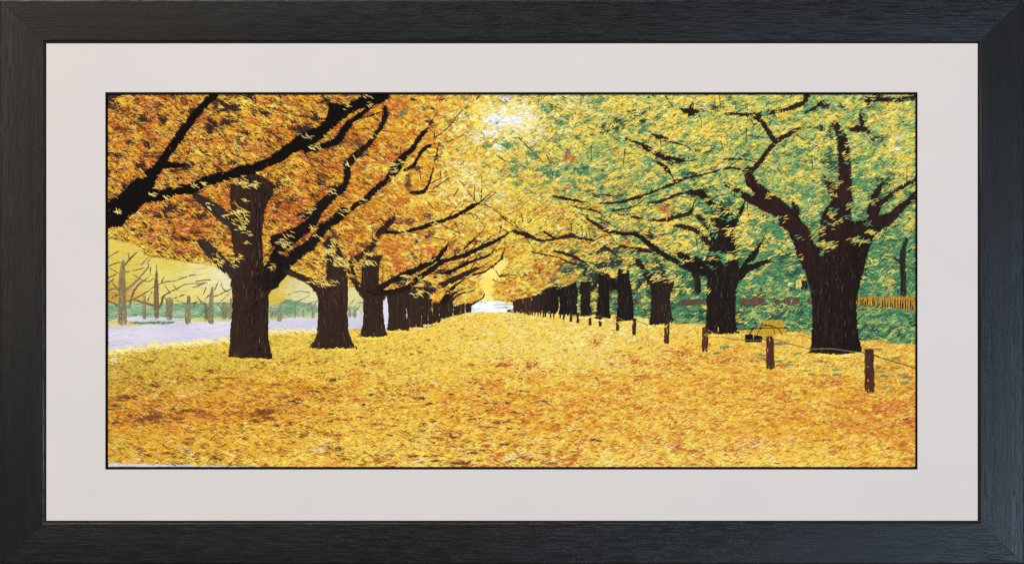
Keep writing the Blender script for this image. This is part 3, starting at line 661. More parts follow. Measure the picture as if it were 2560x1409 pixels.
  ('line', 'H', [(300, 430, 80), (360, 350, 66), (430, 240, 46), (490, 150, 26)]), ('line', 'H', [(340, 385, 54), (480, 315, 38), (620, 280, 28)]),
  ('line', 'G', [(290, 1290, 60), (370, 1160, 46), (405, 1080, 22)]),
  ('line', 'F', [(1060, 150, 28), (1200, 172, 38), (1340, 182, 48), (1450, 262, 52), (1560, 352, 52), (1660, 412, 52), (1780, 475, 58), (1900, 525, 80), (2040, 560, 60)]),
  ('line', 'F', [(840, 15, 22), (950, 90, 34), (1050, 150, 34)]),
  ('line', 'F', [(1760, 380, 70), (1880, 440, 100), (1980, 460, 70), (2060, 560, 60)]),
  ('line', 'F', [(1720, 90, 38), (1880, 130, 56), (1980, 190, 46), (2040, 270, 50)]), ('line', 'F', [(1930, 0, 56), (2000, 70, 60), (2060, 120, 60)]),
  ('line', 'E', [(1200, 1300, 14), (1400, 1340, 24), (1650, 1370, 34), (1850, 1330, 44), (1960, 1300, 48), (1990, 1250, 54)]),
  ('line', 'E', [(1950, 1080, 46), (2050, 1090, 56), (2150, 1170, 58), (2279, 1290, 110)]),
  ('line', 'G', [(0, 970, 76), (80, 1050, 56)]),
  ('line', 'E', [(1540, 1190, 28), (1680, 1172, 28), (1800, 1112, 24), (1900, 1090, 16)]),
  ('line', 'E', [(540, 1120, 14), (650, 1140, 28), (820, 1172, 26)]), ('line', 'E', [(740, 1220, 14), (880, 1250, 18), (1000, 1272, 18)]), ('line', 'E', [(960, 1100, 9), (1050, 1106, 14), (1160, 1114, 12)]),
  ('line', 'E', [(1170, 1270, 22), (1300, 1250, 18), (1400, 1225, 12)]), ('line', 'E', [(820, 1300, 13), (1000, 1345, 14), (1100, 1385, 18)])]),
 ('massive near trunk at the right with spreading limbs', (28, 20, 17), [
  ('poly', 'H', [(850, 380), (880, 520), (895, 620), (897, 800), (890, 960), (868, 1035), (1000, 1046), (1130, 1050), (1305, 1028), (1280, 950), (1258, 830), (1255, 700), (1262, 560), (1292, 430), (1320, 330), (1355, 200), (1400, 100), (1480, 20), (1480, -30), (1060, -30), (1060, 100), (1000, 190), (900, 190), (820, 270)]),
  ('line', 'G', [(450, 760, 66), (470, 870, 96), (560, 960, 115), (650, 1060, 145), (760, 1150, 180), (850, 1250, 180), (930, 1330, 160), (970, 1409, 160)]),
  ('line', 'H', [(760, 0, 130), (800, 100, 145), (870, 250, 165), (940, 400, 180)]),
  ('line', 'G', [(470, 770, 48), (560, 680, 48), (620, 590, 46), (700, 500, 44), (780, 450, 38), (880, 400, 36), (950, 370, 22)]),
  ('line', 'G', [(690, 490, 46), (630, 400, 42), (570, 310, 42), (510, 270, 36)]),
  ('line', 'G', [(230, 240, 24), (450, 245, 34), (600, 240, 38), (720, 210, 44), (850, 180, 46), (960, 130, 48), (985, 70, 70)]),
  ('line', 'G', [(960, 240, 18), (1060, 190, 24), (1110, 150, 46)]),
  ('line', 'G', [(220, 880, 36), (340, 945, 56), (450, 1020, 70), (600, 1090, 95), (720, 1140, 120)]),
  ('line', 'G', [(-250, 865, 10), (-100, 830, 14), (0, 808, 12), (150, 770, 15), (280, 740, 20), (360, 750, 20), (430, 770, 28)]),
  ('line', 'E', [(1030, 1195, 18), (1250, 1180, 24), (1400, 1140, 30), (1550, 1090, 24), (1750, 1012, 24), (1880, 960, 18)]),
  ('line', 'G', [(220, 660, 14), (370, 660, 18), (470, 676, 13)]),
  ('line', 'G', [(870, 1070, 56), (900, 1150, 60)]),
  ('line', 'G', [(1250, 330, 56), (1310, 450, 90), (1330, 600, 125), (1340, 750, 125), (1340, 900, 135), (1320, 1050, 180), (1270, 1200, 280), (1250, 1420, 320)]),
  ('line', 'G', [(1150, 820, 26), (1220, 920, 90), (1260, 1010, 100)]),
  ('line', 'G', [(1420, 1400, 200), (1520, 1320, 140), (1640, 1260, 130), (1760, 1205, 100), (1860, 1110, 76), (2000, 990, 66)]),
  ('line', 'G', [(1590, 1240, 100), (1640, 1100, 76), (1720, 1030, 48), (1850, 930, 42), (2000, 845, 38)]),
  ('line', 'G', [(1580, 1150, 80), (1600, 1040, 56), (1650, 950, 50), (1690, 890, 30)]),
  ('line', 'G', [(1400, 385, 36), (1490, 380, 66), (1560, 405, 34)]), ('line', 'G', [(1480, 250, 26), (1500, 340, 44)]),
  ('line', 'G', [(1540, 110, 40), (1700, 105, 44), (1850, 105, 50), (2000, 92, 50)]),
  ('line', 'G', [(1545, 90, 24), (1560, 190, 18)]),
  ('line', 'E', [(1905, 222, 30), (1980, 245, 76), (2060, 235, 30), (2120, 200, 8)]), ('line', 'E', [(1970, 260, 60), (1985, 190, 36), (2005, 145, 6)]), ('line', 'E', [(1930, 250, 40), (1850, 205, 8)]), ('line', 'E', [(1980, 250, 70), (1950, 300, 16)]),
  ('line', 'E', [(1570, 480, 24), (1680, 520, 54), (1780, 560, 36), (1860, 580, 13)]),
  ('line', 'E', [(1290, 530, 18), (1400, 560, 28), (1500, 605, 44), (1600, 670, 54), (1700, 720, 50), (1800, 732, 40), (1900, 755, 34)]),
  ('line', 'E', [(1640, 770, 34), (1720, 830, 44), (1765, 885, 24)])]),
]
# loose twigs
TWIGS = [('C', [(2030, 1180), (1940, 1060)]), ('C', [(2080, 1180), (2090, 1050), (2090, 920)]), ('C', [(2100, 1170), (2190, 1070)]), ('C', [(2120, 1170), (2240, 1080)]),
         ('C', [(2110, 1190), (2230, 1270), (2350, 1370)]), ('C', [(1530, 1000), (1740, 900)]), ('C', [(1560, 1060), (1750, 930)]), ('C', [(1600, 520), (1750, 400), (1850, 270), (1950, 190)]),
         ('C', [(1600, 520), (1600, 450)]), ('C', [(1700, 570), (1850, 510), (1950, 460)]), ('C', [(1720, 1240), (1760, 1170)]), ('C', [(1530, 1180), (1590, 1250)]), ('C', [(1610, 1250), (1640, 1180)]),
         ('C', [(1660, 870), (1670, 940)]), ('C', [(1800, 1120), (1850, 1040)]), ('C', [(1860, 960), (1910, 1010)]), ('C', [(2220, 680), (2340, 760)]), ('C', [(2010, 1300), (2070, 1360)]),
         ('C', [(740, 440), (900, 420), (1000, 490)]), ('C', [(1060, 440), (1210, 460)]), ('C', [(1280, 320), (1420, 380)]), ('C', [(740, 580), (830, 660)]), ('C', [(1000, 650), (1110, 760)]),
         ('C', [(270, 850), (330, 950)]), ('C', [(380, 850), (440, 920)]), ('C', [(1860, 800), (1910, 760)]), ('C', [(2010, 140), (2070, 80)]), ('C', [(1450, 850), (1460, 960)]),
         ('A', [(160, 310), (300, 260)]), ('A', [(780, 90), (980, 170)]), ('A', [(1700, 200), (1860, 250), (2030, 300)]), ('A', [(1640, 410), (1760, 450), (1900, 500)]), ('A', [(150, 400), (380, 450)]),
         ('A', [(870, 450), (910, 500)]), ('A', [(930, 540), (1040, 470)]), ('A', [(1750, 540), (1950, 545)]), ('A', [(1920, 320), (1960, 370)]), ('A', [(1900, 1100), (2100, 1300)]),
         ('B', [(1640, 30), (1720, 120), (1840, 200)]), ('B', [(1560, 60), (1640, 120)]), ('B', [(110, 160), (150, 250)]),
         ('D', [(1710, 60), (1760, 180)]), ('D', [(1610, 100), (1740, 160)]), ('D', [(2120, 80), (2230, 160)]), ('D', [(2290, 60), (2340, 120)]), ('D', [(2180, 370), (2180, 430)]), ('D', [(2080, 490), (2150, 590)]),
         ('D', [(1880, 330), (1930, 240)]), ('D', [(2080, 620), (2150, 650)]), ('D', [(2150, 590), (2300, 570)]), ('D', [(1450, 200), (1560, 220), (1680, 260)]), ('D', [(1640, 280), (1740, 220)]),
         ('E', [(190, 510), (330, 650), (450, 770)]), ('E', [(945, 610), (945, 740)]), ('E', [(1295, 630), (1275, 830)]), ('E', [(640, 1070), (780, 1000)]), ('E', [(400, 110), (400, 150)]),
         ('E', [(500, 160), (680, 240)]), ('E', [(640, 90), (760, 130)]), ('E', [(1710, 80), (1790, 200)]), ('E', [(830, 480), (860, 420)]), ('E', [(1180, 510), (1250, 560)]), ('E', [(1410, 1000), (1450, 1080)]),
         ('E', [(480, 690), (530, 790)]), ('E', [(545, 870), (550, 920)]), ('E', [(0, 1310), (150, 1400)]), ('E', [(960, 1270), (1010, 1290)]), ('E', [(900, 400), (990, 440)]), ('E', [(220, 1310), (240, 1390)]),
         ('F', [(0, 0), (130, 90), (240, 160)]), ('F', [(230, 550), (310, 620)]), ('F', [(0, 110), (90, 160)]), ('F', [(380, 580), (390, 510)]), ('F', [(20, 420), (30, 370)]), ('F', [(140, 70), (160, 20)]),
         ('F', [(280, 70), (310, 20)]), ('F', [(1920, 220), (1940, 350)]), ('F', [(800, 90), (810, 200)]), ('F', [(870, 120), (880, 210)]), ('F', [(0, 580), (100, 560)]), ('F', [(690, 70), (700, 150)]),
         ('G', [(180, 70), (190, 190)]), ('G', [(430, 130), (440, 210)]), ('G', [(440, 250), (440, 310)]), ('G', [(430, 370), (425, 500)]), ('G', [(890, 430), (1000, 500), (1110, 550)]), ('G', [(190, 490), (220, 590)]),
         ('G', [(710, 730), (760, 810)]), ('G', [(1035, 620), (1040, 740)]), ('G', [(440, 440), (590, 460)]), ('G', [(1820, 340), (1920, 300)]), ('G', [(610, 1120), (620, 1240)])]

# ------------------------------------------------------------------ areas of the design
A_ = lambda v, p: poly_mask(T(v, p))
ground_edge = ([(262, 882), (390, 866), (574, 851), (673, 831), (735, 828), (795, 829), (870, 823), (906, 821), (968, 824), (1022, 818), (1068, 814), (1100, 803), (1134, 790), (1178, 781.5), (1262, 780),
                (1270, 781), (1326, 787), (1394, 792), (1444, 789), (1480, 785), (1531, 786), (1582, 790), (1620, 796), (1692, 808), (1761, 808), (1850, 826), (1866, 824), (1966, 829), (1988, 826), (2025, 836), (2153, 851), (2196, 849), (2218, 857), (2292, 859)])
hem = [(262, 1155), (400, 1157), (500, 1160), (600, 1162), (720, 1164.5), (800, 1169)]
ground = poly_mask(np.array(ground_edge + [(2292, 1170)] + hem[::-1], float))
hem_strip = poly_mask(np.array(hem + [(800, 1180), (262, 1180)], float))
gx_, gy_ = np.meshgrid(np.arange(NX) + X0 + .5, np.arange(NY) + Y0 + .5)

canopy_left = poly_mask(np.array([(262, 230), (1290, 230), (1290, 700), (1262, 640), (1239, 662), (1200, 683), (1196, 703), (1208, 729), (1200, 747), (1183, 757), (1160, 760), (1134, 762), (1099, 762), (1058, 752),
                                  (981, 724), (950, 716), (874, 716), (817, 716), (784, 709), (760, 703), (745, 694), (707, 679), (661, 668), (580, 662), (545, 664), (490, 655), (415, 645), (367, 638), (345, 610), (300, 600), (262, 592)], float))
canopy_right_true = poly_mask(np.array([(1270, 230), (2300, 230), (2300, 745), (2150, 735), (2150, 640), (2010, 640), (1940, 700), (1850, 700), (1828, 676), (1769, 666), (1735, 640), (1689, 673), (1684, 700), (1628, 700),
                                        (1582, 719), (1575, 683), (1539, 680), (1495, 684), (1475, 708), (1439, 708), (1393, 718), (1372, 718), (1352, 728), (1326, 744), (1282, 754), (1239, 748), (1231, 734), (1239, 698), (1270, 660)], float))
right_back = poly_mask(np.array([(1440, 600), (2300, 600), (2300, 748), (1440, 748)], float)) & ~ground
hedge = poly_mask(np.array([(1430, 742), (2300, 742), (2300, 900), (1430, 900)], float)) & ~ground
canopy_right = (canopy_right_true | right_back) & ~ground & ~hedge
canopy_left &= ~ground
road = (A_('B', [(30, 1080), (260, 1062), (720, 1055), (860, 1028), (1240, 1025), (1620, 1015), (1740, 1005), (2035, 985), (2035, 1160), (30, 1345)]) |
        A_('D', [(-10, 1010), (130, 990), (370, 990), (670, 985), (780, 980), (840, 900), (1040, 800), (1060, 1120), (680, 1120), (-10, 1160)]) |
        A_('D', [(1000, 800), (1060, 790), (1250, 840), (1250, 1060), (1000, 1110)])) & ~ground
pale_bank = A_('B', [(90, 1020), (210, 985), (360, 975), (560, 975), (600, 995), (780, 990), (800, 1040), (720, 1062), (240, 1035)]) & ~ground
green_band = (A_('B', [(30, 850), (300, 840), (560, 860), (760, 850), (1000, 850), (1250, 840), (1250, 1000), (860, 1000), (780, 990), (600, 995), (360, 975), (210, 985), (100, 1010), (30, 1010)]) |
              A_('B', [(1600, 880), (1760, 850), (1830, 830), (2040, 850), (2040, 970), (1620, 1000)]) | A_('D', [(0, 850), (100, 820), (370, 880), (370, 975), (0, 980)]) |
              A_('D', [(660, 890), (760, 880), (750, 970), (660, 980)])) & ~ground & ~road
sky_gap = A_('D', [(1860, 945), (1870, 880), (1970, 822), (2060, 832), (2180, 835), (2290, 880), (2290, 945)]) & ~ground | A_('D', [(1800, 880), (1822, 880), (1820, 948), (1800, 955)]) & ~ground
sunny = poly_mask(np.array([(1180, 640), (1300, 600), (1300, 760), (1180, 760)], float)) & ~sky_gap & ~ground
sunny |= poly_mask(np.array([(1283, 735), (1445, 695), (1445, 795), (1283, 790)], float)) & ~ground
backdrop = ~ground & ~hem_strip & ~road & ~pale_bank & ~green_band & ~sky_gap & ~sunny & (gx_ < 1190) & (gy_ > 560) & (gy_ < 900)

# ---- tree masks
tree_masks, limb_lines = [], []
trees_all = np.zeros((NY, NX), bool)
limbs_all = np.zeros((NY, NX), bool)
cores = np.zeros((NY, NX), bool)
polys_all = np.zeros((NY, NX), bool)
for lab, c, pieces in TREES:
    m = np.zeros((NY, NX), bool)
    pl = []
    for kind, v, pts in pieces:
        if kind == 'poly':
            q = poly_mask(T(v, pts)); m |= q; pl.append(('poly', q)); polys_all |= q
        else:
            sl = smooth_line(T(v, pts))
            # a slightly wandering edge, as hand stitching leaves it
            sl[:, 2] *= 1 + .22 * noise(sl[:, 0] / 9, sl[:, 1] / 9, 5)
            q = line_mask(sl); m |= q; pl.append(('line', q, sl))
            if lab[:5] != 'great': limbs_all |= q
            thin = sl.copy(); thin[:, 2] = np.maximum(thin[:, 2] * .62 - 1.5, 1.6); cores |= line_mask(thin)
    tree_masks.append(m); limb_lines.append(pl); trees_all |= m

# ------------------------------------------------------------------ stitching: what lies behind
def two_tone(c1, c2, sx, sy, seed):
    a, b = lin(c1), lin(c2)
    def f(x, y):
        t = np.clip(noise(x / sx, y / sy, seed) * 1.6 + .5 + .5 * noise(x / sx * 3, y / sy * 3, seed + 1), 0, 1)[:, None]
        return a + (b - a) * t
    return f

def backdrop_colour(x, y):
    pts = [(280, 620, (214, 190, 70)), (300, 680, (208, 184, 72)), (400, 690, (216, 200, 104)), (500, 700, (220, 208, 132)), (560, 690, (220, 214, 165)), (480, 740, (216, 202, 116)), (690, 700, (208, 178, 58)), (690, 745, (206, 178, 60)),
           (740, 735, (208, 200, 140)), (770, 740, (214, 206, 156)), (880, 740, (214, 204, 140)), (285, 735, (190, 146, 42)), (420, 650, (214, 190, 78)), (550, 655, (222, 206, 130)), (900, 760, (206, 196, 130))]
    w = np.array([1 / (((x - p[0]) ** 2 + ((y - p[1]) * 1.3) ** 2) / 900 + .12) ** 1.6 for p in pts]).T
    c = np.array([lin(p[2]) for p in pts])
    return (w[:, :, None] * c[None]).sum(1) / w.sum(1)[:, None]

st = Stitches(); fill(st, backdrop, backdrop_colour, 0.0, 46, 4.5, .05, 3, .03); fill(st, backdrop, backdrop_colour, .02, 40, 2.4, .25, 2.5, .05)
st.build('stitched_backdrop', emb, 'smooth pale yellow stitching behind the left trees')
st = Stitches(); fill(st, road, two_tone((212, 206, 214), (200, 194, 210), 90, 30, 3), -.03, 50, 4.5, .05, 6, .015); fill(st, road, two_tone((214, 208, 216), (198, 192, 208), 90, 30, 3), -.03, 50, 2.2, .25, 2, .03)
fill(st, pale_bank, two_tone((212, 208, 208), (200, 198, 204), 60, 20, 9), 0, 40, 4, .3, 4, .03)
st.build('stitched_road', emb, 'smooth lavender grey road at the left')
st = Stitches(); fill(st, green_band, two_tone((92, 140, 98), (156, 180, 140), 40, 14, 21), 0.0, 26, 4, .3, 3.5, .10); fill(st, green_band, two_tone((88, 136, 94), (170, 188, 142), 26, 9, 25), .1, 14, 1.8, .5, 2, .14)
band2 = A_('B', [(230, 1038), (400, 1030), (720, 1030), (715, 1056), (300, 1052)])
fill(st, band2, (70, 118, 72), .1, 12, 2.6, .6, 3, .2)
st.build('stitched_undergrowth', emb, 'green undergrowth behind the distant grey trees')
for v, q in (('B', [(30, 1022), (200, 1030), (320, 1055), (400, 1062), (120, 1080), (30, 1085)]), ('B', [(860, 1000), (1000, 995), (1240, 990), (1240, 1020), (860, 1028)]), ('B', [(1615, 990), (1700, 990), (1690, 1016), (1615, 1018)]),
             ('D', [(0, 975), (130, 975), (360, 978), (360, 992), (130, 990), (0, 992)])):
    st = Stitches()
    fill(st, A_(v, q), two_tone((206, 184, 88), (212, 196, 128), 30, 10, 4), 0, 22, 2.4, .45, 4, .07)
    st.build('stitched_verge', emb, 'strip of yellow verge along the far side of the road')
st = Stitches(); fill(st, sunny, two_tone((250, 222, 116), (242, 208, 92), 50, 20, 8), -.08, 30, 5, .05, 3.5, .04); fill(st, sunny, two_tone((252, 226, 124), (244, 210, 98), 50, 20, 8), -.1, 24, 2.4, .3, 2.5, .07)
st.build('stitched_glow', emb, 'plain yellow stitching at the far end of the avenue')
st = Stitches(); fill(st, sky_gap, two_tone((244, 242, 246), (224, 224, 232), 20, 6, 14), 0, 26, 4, .25, 4, .02)
for q in ([(2160, 850), (2225, 845), (2225, 895), (2165, 890)], [(1870, 895), (1960, 892), (1970, 912), (1870, 915)]):
    fill(st, A_('D', q), (176, 206, 172), 0, 12, 2.4, .5, 1.6, .12)
st.build('stitched_sky', emb, 'white opening at the end of the avenue')
st = Stitches(); fill(st, hem_strip, (206, 203, 198), 0, 30, 4, .05, 3, .02)
st.build('cloth_hem', emb, 'bare grey cloth strip under the stitching at lower left')

# ---- distant grey trees beyond the road
GT = lambda *l: l
DISTANT = [
 ('tall grey tree with forked bare branches at the left edge', 'B', [
   [(190, 440, 34), (178, 600, 66), (180, 800, 78), (180, 900, 88), (180, 1028, 94)], [(80, 800, 22), (230, 710, 28), (330, 620, 24), (430, 500, 18), (430, 440, 15), (490, 400, 9)], [(200, 480, 18), (270, 400, 18), (350, 330, 9)],
   [(215, 545, 9), (290, 530, 9), (380, 510, 9)], [(40, 490, 10), (140, 450, 14)], [(40, 660, 10), (120, 590, 12)], [(45, 400, 14), (130, 350, 10)], [(45, 600, 12), (110, 575, 12)], [(90, 660, 12), (140, 720, 14)],
   [(60, 510, 8), (140, 550, 10)], [(45, 720, 7), (140, 700, 7)], [(45, 830, 16), (140, 870, 20)], [(240, 380, 6), (250, 430, 8)], [(370, 470, 12), (430, 405, 9)]]),
 ('grey trunk with a low arching limb', 'B', [[(395, 760, 26), (395, 900, 42), (395, 995, 40)], [(250, 880, 20), (290, 740, 22), (350, 660, 17), (440, 590, 11), (455, 520, 7)], [(230, 835, 16), (350, 780, 14), (460, 715, 9)],
   [(290, 815, 18), (400, 850, 22), (520, 880, 24), (560, 860, 26), (580, 790, 20), (650, 740, 16), (720, 705, 11), (800, 668, 9), (900, 660, 8), (1010, 652, 6)], [(430, 820, 8), (470, 740, 8)], [(300, 580, 7), (420, 640, 9), (490, 610, 7)]]),
 ('pointed grey tree like a spire', 'B', [[(517, 485, 5), (514, 620, 32), (512, 760, 52), (515, 965, 58)], [(490, 690, 8), (580, 650, 9), (700, 630, 8), (780, 600, 8), (885, 572, 6)], [(600, 680, 11), (640, 745, 12)], [(690, 690, 8), (720, 720, 8)], [(580, 610, 7), (560, 650, 7)]]),
 ('stubby grey trunk with a jagged top', 'B', [[(642, 830, 80), (640, 900, 72), (635, 992, 74)], [(600, 800, 6), (620, 850, 10)], [(690, 800, 6), (780, 770, 7)]]),
 ('slim grey trunk beside the verge', 'B', [[(830, 790, 34), (822, 900, 54), (820, 1027, 64)], [(700, 820, 9), (790, 850, 12)], [(850, 855, 10), (900, 840, 8)], [(910, 635, 6), (990, 625, 7), (1080, 620, 5)], [(890, 690, 5), (960, 665, 6)], [(870, 880, 6), (900, 850, 6)]]),
 ('grey trunk with upswept branches near the first trunk', 'B', [[(1062, 700, 28), (1052, 800, 46), (1048, 900, 58), (1045, 1027, 64)], [(1060, 790, 9), (1130, 765, 9), (1220, 722, 7)], [(1000, 800, 7), (1080, 720, 8), (1105, 660, 6)], [(975, 750, 5), (1000, 695, 5)],
   [(1090, 890, 11), (1160, 820, 10), (1230, 750, 8)], [(1150, 665, 5), (1160, 700, 6), (1200, 735, 7), (1240, 715, 6)], [(960, 850, 16), (1000, 880, 30), (1000, 990, 38)], [(920, 800, 6), (960, 840, 8)]]),
 ('dim grey trunk half hidden behind its neighbour', 'B', [[(1178, 860, 56), (1175, 992, 52)], [(1130, 880, 9), (1150, 905, 9)]]),
 ('grey trunk showing at the edge of the near trunk', 'B', [[(1243, 800, 22), (1238, 1005, 26)]]),
 ('thin pale trunk right of the near trunk', 'B', [[(1640, 885, 22), (1640, 990, 24)]]),
 ('pale trunk right of the near trunk', 'B', [[(1672, 900, 26), (1670, 985, 28)]]),
 ('pale grey trunk with a thin branch', 'B', [[(1722, 870, 44), (1716, 1005, 56)], [(1740, 860, 7), (1830, 810, 6)], [(1755, 935, 7), (1810, 900, 6)]]),
 ('slender pale trunk with long thin branches', 'D', [[(145, 870, 18), (142, 972, 22)], [(150, 940, 8), (220, 880, 7), (300, 845, 6), (365, 825, 5)], [(100, 860, 5), (200, 820, 5), (280, 780, 5)], [(85, 765, 4), (180, 735, 5), (275, 745, 4)]]),
 ('short pale trunk before the second trunk', 'D', [[(222, 925, 28), (222, 975, 32)], [(240, 950, 6), (300, 900, 5), (360, 840, 5)], [(270, 870, 5), (310, 890, 6)]]),
 ('pale trunk close beside the second trunk', 'D', [[(322, 890, 26), (320, 990, 30)]]),
 ('thin pale trunk with two bare twigs', 'D', [[(0, 850, 6), (60, 825, 6), (105, 810, 5)], [(15, 880, 22), (12, 1005, 24)], [(30, 940, 6), (90, 905, 6)]]),
 ('pale trunk just right of the second trunk', 'D', [[(680, 890, 24), (685, 980, 26)], [(690, 860, 6), (725, 820, 5)]]),
 ('pale forked trunk between second and third trunks', 'D', [[(727, 900, 26), (727, 980, 34)], [(735, 890, 8), (755, 850, 7), (800, 845, 5)], [(745, 920, 6), (775, 880, 5)]]),
]
for lab, v, ls in DISTANT:
    st = Stitches()
    for l in ls:
        sl = smooth_line(T(v, l)); sl[:, 2] = np.maximum(sl[:, 2] - 1.6, 1.3); m = line_mask(sl)
        if not m.any(): continue
        wide = l[0][2] > 20 or len(l) < 3 and l[0][2] > 18
        d = sl[-1] - sl[0]; a = math.atan2(d[1], d[0])
        far = sl[:, 0].mean() > 670
        c1, c2 = ((150, 146, 116), (118, 116, 92)) if far else (((146, 130, 90), (108, 96, 66)) if wide else ((118, 96, 62), (96, 78, 52)))
        def direction(x, y, sl=sl):
            i = np.abs(sl[None, :, 0] - x[:, None]) + np.abs(sl[None, :, 1] - y[:, None])
            i = np.clip(i.argmin(1), 0, len(sl) - 2)
            dd = sl[i + 1] - sl[i]
            return np.arctan2(dd[:, 1], dd[:, 0])
        fill(st, m, two_tone(c1, c2, 5, 22, 17), direction, 13, 2.0, .65, 3.5, .10, clip=wide)
        fill(st, m, two_tone(c1, c2, 3, 22, 18), direction, 18 if wide else 9, 1.4, .85, 2.2, .20, clip=wide)
    st.build('distant_tree', emb, lab)

# ------------------------------------------------------------------ stitching: leaves, first layer
def leaf_angle(x, y):
    t = np.clip((x - 900) / 550, 0, 1)
    n = len(x)
    left = np.where(R.random(n) < .72, R.normal(.50, .20, n), R.normal(-.12, .28, n))
    mid = np.where(R.random(n) < .5, R.normal(.42, .25, n), R.normal(-.40, .25, n))
    right = np.where(R.random(n) < .72, R.normal(-.36, .20, n), R.normal(.35, .30, n))
    u = R.random(n)
    a = np.where(t < .5, np.where(u < t * 2, mid, left), np.where(u < (t - .5) * 2, right, mid))
    return a

def leaf_rot(x):
    return np.interp(x, [900, 1150, 1450], [.42, 0.0, -.30])

def leaf_size(x):
    return np.interp(x, [270, 800, 1150, 1400, 1800, 2288], [17, 15.5, 11.5, 11.5, 13, 14.5])

def dye_at(sch, x, y, **kw):
    c = np.zeros((len(x), 3))
    for lo, hi, r in ((0, 800, .42), (800, 1050, .25), (1050, 1300, 0.0), (1300, 1500, -.15), (1500, 3000, -.30)):
        q = (x >= lo) & (x < hi)
        if q.any(): c[q] = sch.colour(x[q], y[q], rot=r, **kw)
    return c

busy = trees_all.copy()
def erode(m, k):
    o = m.copy()
    for d in range(1, k + 1):
        o[d:] &= m[:-d]; o[:-d] &= m[d:]; o[:, d:] &= m[:, :-d]; o[:, :-d] &= m[:, d:]
    return o
wood_core = erode(polys_all, 2) | cores

def keep_off_wood(x, y, a, L):
    """shorten leaf threads that would run far across a limb"""
    L = L.copy()
    for _ in range(3):
        dx, dy = np.cos(a) * L / 2, np.sin(a) * L / 2
        bad = inside(wood_core, x - dx, y - dy) | inside(wood_core, x + dx, y + dy) | inside(wood_core, x - dx * .5, y - dy * .5) | inside(wood_core, x + dx * .5, y + dy * .5)
        L[bad] *= .6
    return L

def bias(**k):
    b = np.ones(len(DK))
    for q, v in k.items(): b[DK.index(q)] = v
    return np.log(b)
BASE_L, BASE_C, BASE_R = bias(Y=.2, P=.15, G=.6, O=1.4, B=4.5, D=7.0, L=.6), bias(Y=1.7, P=1.6, O=.9, B=1.0, D=1.2), bias(Y=.40, P=.5, E=1.5, T=2.4, N=1.2, D=1.6)
TOP_L, TOP_C, TOP_R = bias(Y=1.5, G=1.3, B=.5, D=.9), bias(Y=1.5, P=1.6, D=.8), bias(Y=1.3, P=1.3, T=.6, E=.8, D=.6)
def bias_at(x, kind):
    l, c, r = (BASE_L, BASE_C, BASE_R) if kind == 'base' else (TOP_L, TOP_C, TOP_R)
    a = np.clip((x - 850) / 250, 0, 1)[:, None]; b = np.clip((x - 1250) / 250, 0, 1)[:, None]
    return l * (1 - a) + c * a * (1 - b) + r * b

def dye_index(sch, x, y, kind, **kw):
    k = np.zeros(len(x), int)
    for lo, hi, r in ((0, 800, .42), (800, 1050, .25), (1050, 1300, 0.0), (1300, 1500, -.15), (1500, 3000, -.30)):
        q = (x >= lo) & (x < hi)
        if q.any(): k[q] = sch.choose(x[q], y[q], rot=r, extra=bias_at(x[q], kind), **kw)
    return k

def leaf_layer(st, mask, sch, cover, w, z, zr, amt, scale=1.0, kind='base', gum=.5):
    n = int(mask.sum() * cover / (20 * scale * w))
    x, y = pick(mask, n)
    n = len(x)
    if n == 0: return
    k = dye_index(sch, x, y, kind, gum=gum)
    a = leaf_angle(x, y)
    L = leaf_size(x) * scale * R.uniform(.6, 1.2, n)
    c = jitter(DYE_LIN[k], n, amt, .04)
    isw = k == DK.index('W')
    a = np.where(isw, R.normal(0, .06, n), a)
    if kind != 'base': L = keep_off_wood(x, y, a, L)
    st.add(x, y, a, L, w * R.uniform(.75, 1.25, n), z + R.random(n) * zr, c)

SHOWS = np.array([q in 'PYGONELMRWC' for q in DK])
def leaves(st, mask, sch, density, z, amt=.14, size=1.0, only=None, gum=.6, hi=.12):
    """single leaves, each a small fan of threads of one dye"""
    m = int(mask.sum() * density)
    cx, cy = pick(mask, m)
    k = dye_index(sch, cx, cy, 'top', gum=gum)
    keep = SHOWS[k]
    keep |= R.random(len(k)) < .25
    if only is not None: keep &= only(cx, cy, k)
    cx, cy, k = cx[keep], cy[keep], k[keep]
    cnt = R.integers(4, 8, len(cx))
    i = np.repeat(np.arange(len(cx)), cnt)
    n = len(i)
    sz = leaf_size(cx)[i] / 24 * size
    th = leaf_angle(cx, cy)[i]
    a = th + R.normal(0, .30, n)
    ox, oy = R.normal(0, 7, n) * sz, R.normal(0, 3.4, n) * sz
    x, y = cx[i] + ox * np.cos(th) - oy * np.sin(th), cy[i] + ox * np.sin(th) + oy * np.cos(th)
    L = 20 * sz * R.uniform(.6, 1.25, n)
    c = jitter(DYE_LIN[k][i] * np.exp(R.normal(0, amt * .8, (len(cx), 1)))[i], n, amt, .03)
    q = R.random(n) < hi * np.interp(x, [270, 700, 1200, 2288], [1.4, 1.1, .5, .8])
    q &= (c.max(1) > .3) & (c[:, 2] < .5)
    c[q] = c[q] * .4 + lin((252, 224, 140)) * .6  # highlight strokes: silk shine put into the colour of random leaf threads
    ok = inside(mask, x, y)
    x, y, a, L, c, sz = x[ok], y[ok], a[ok], L[ok], c[ok], sz[ok]
    L = keep_off_wood(x, y, a, L)
    st.add(x, y, a, L, 1.4 * R.uniform(.75, 1.25, len(x)), z + R.random(len(x)) * .5, c)

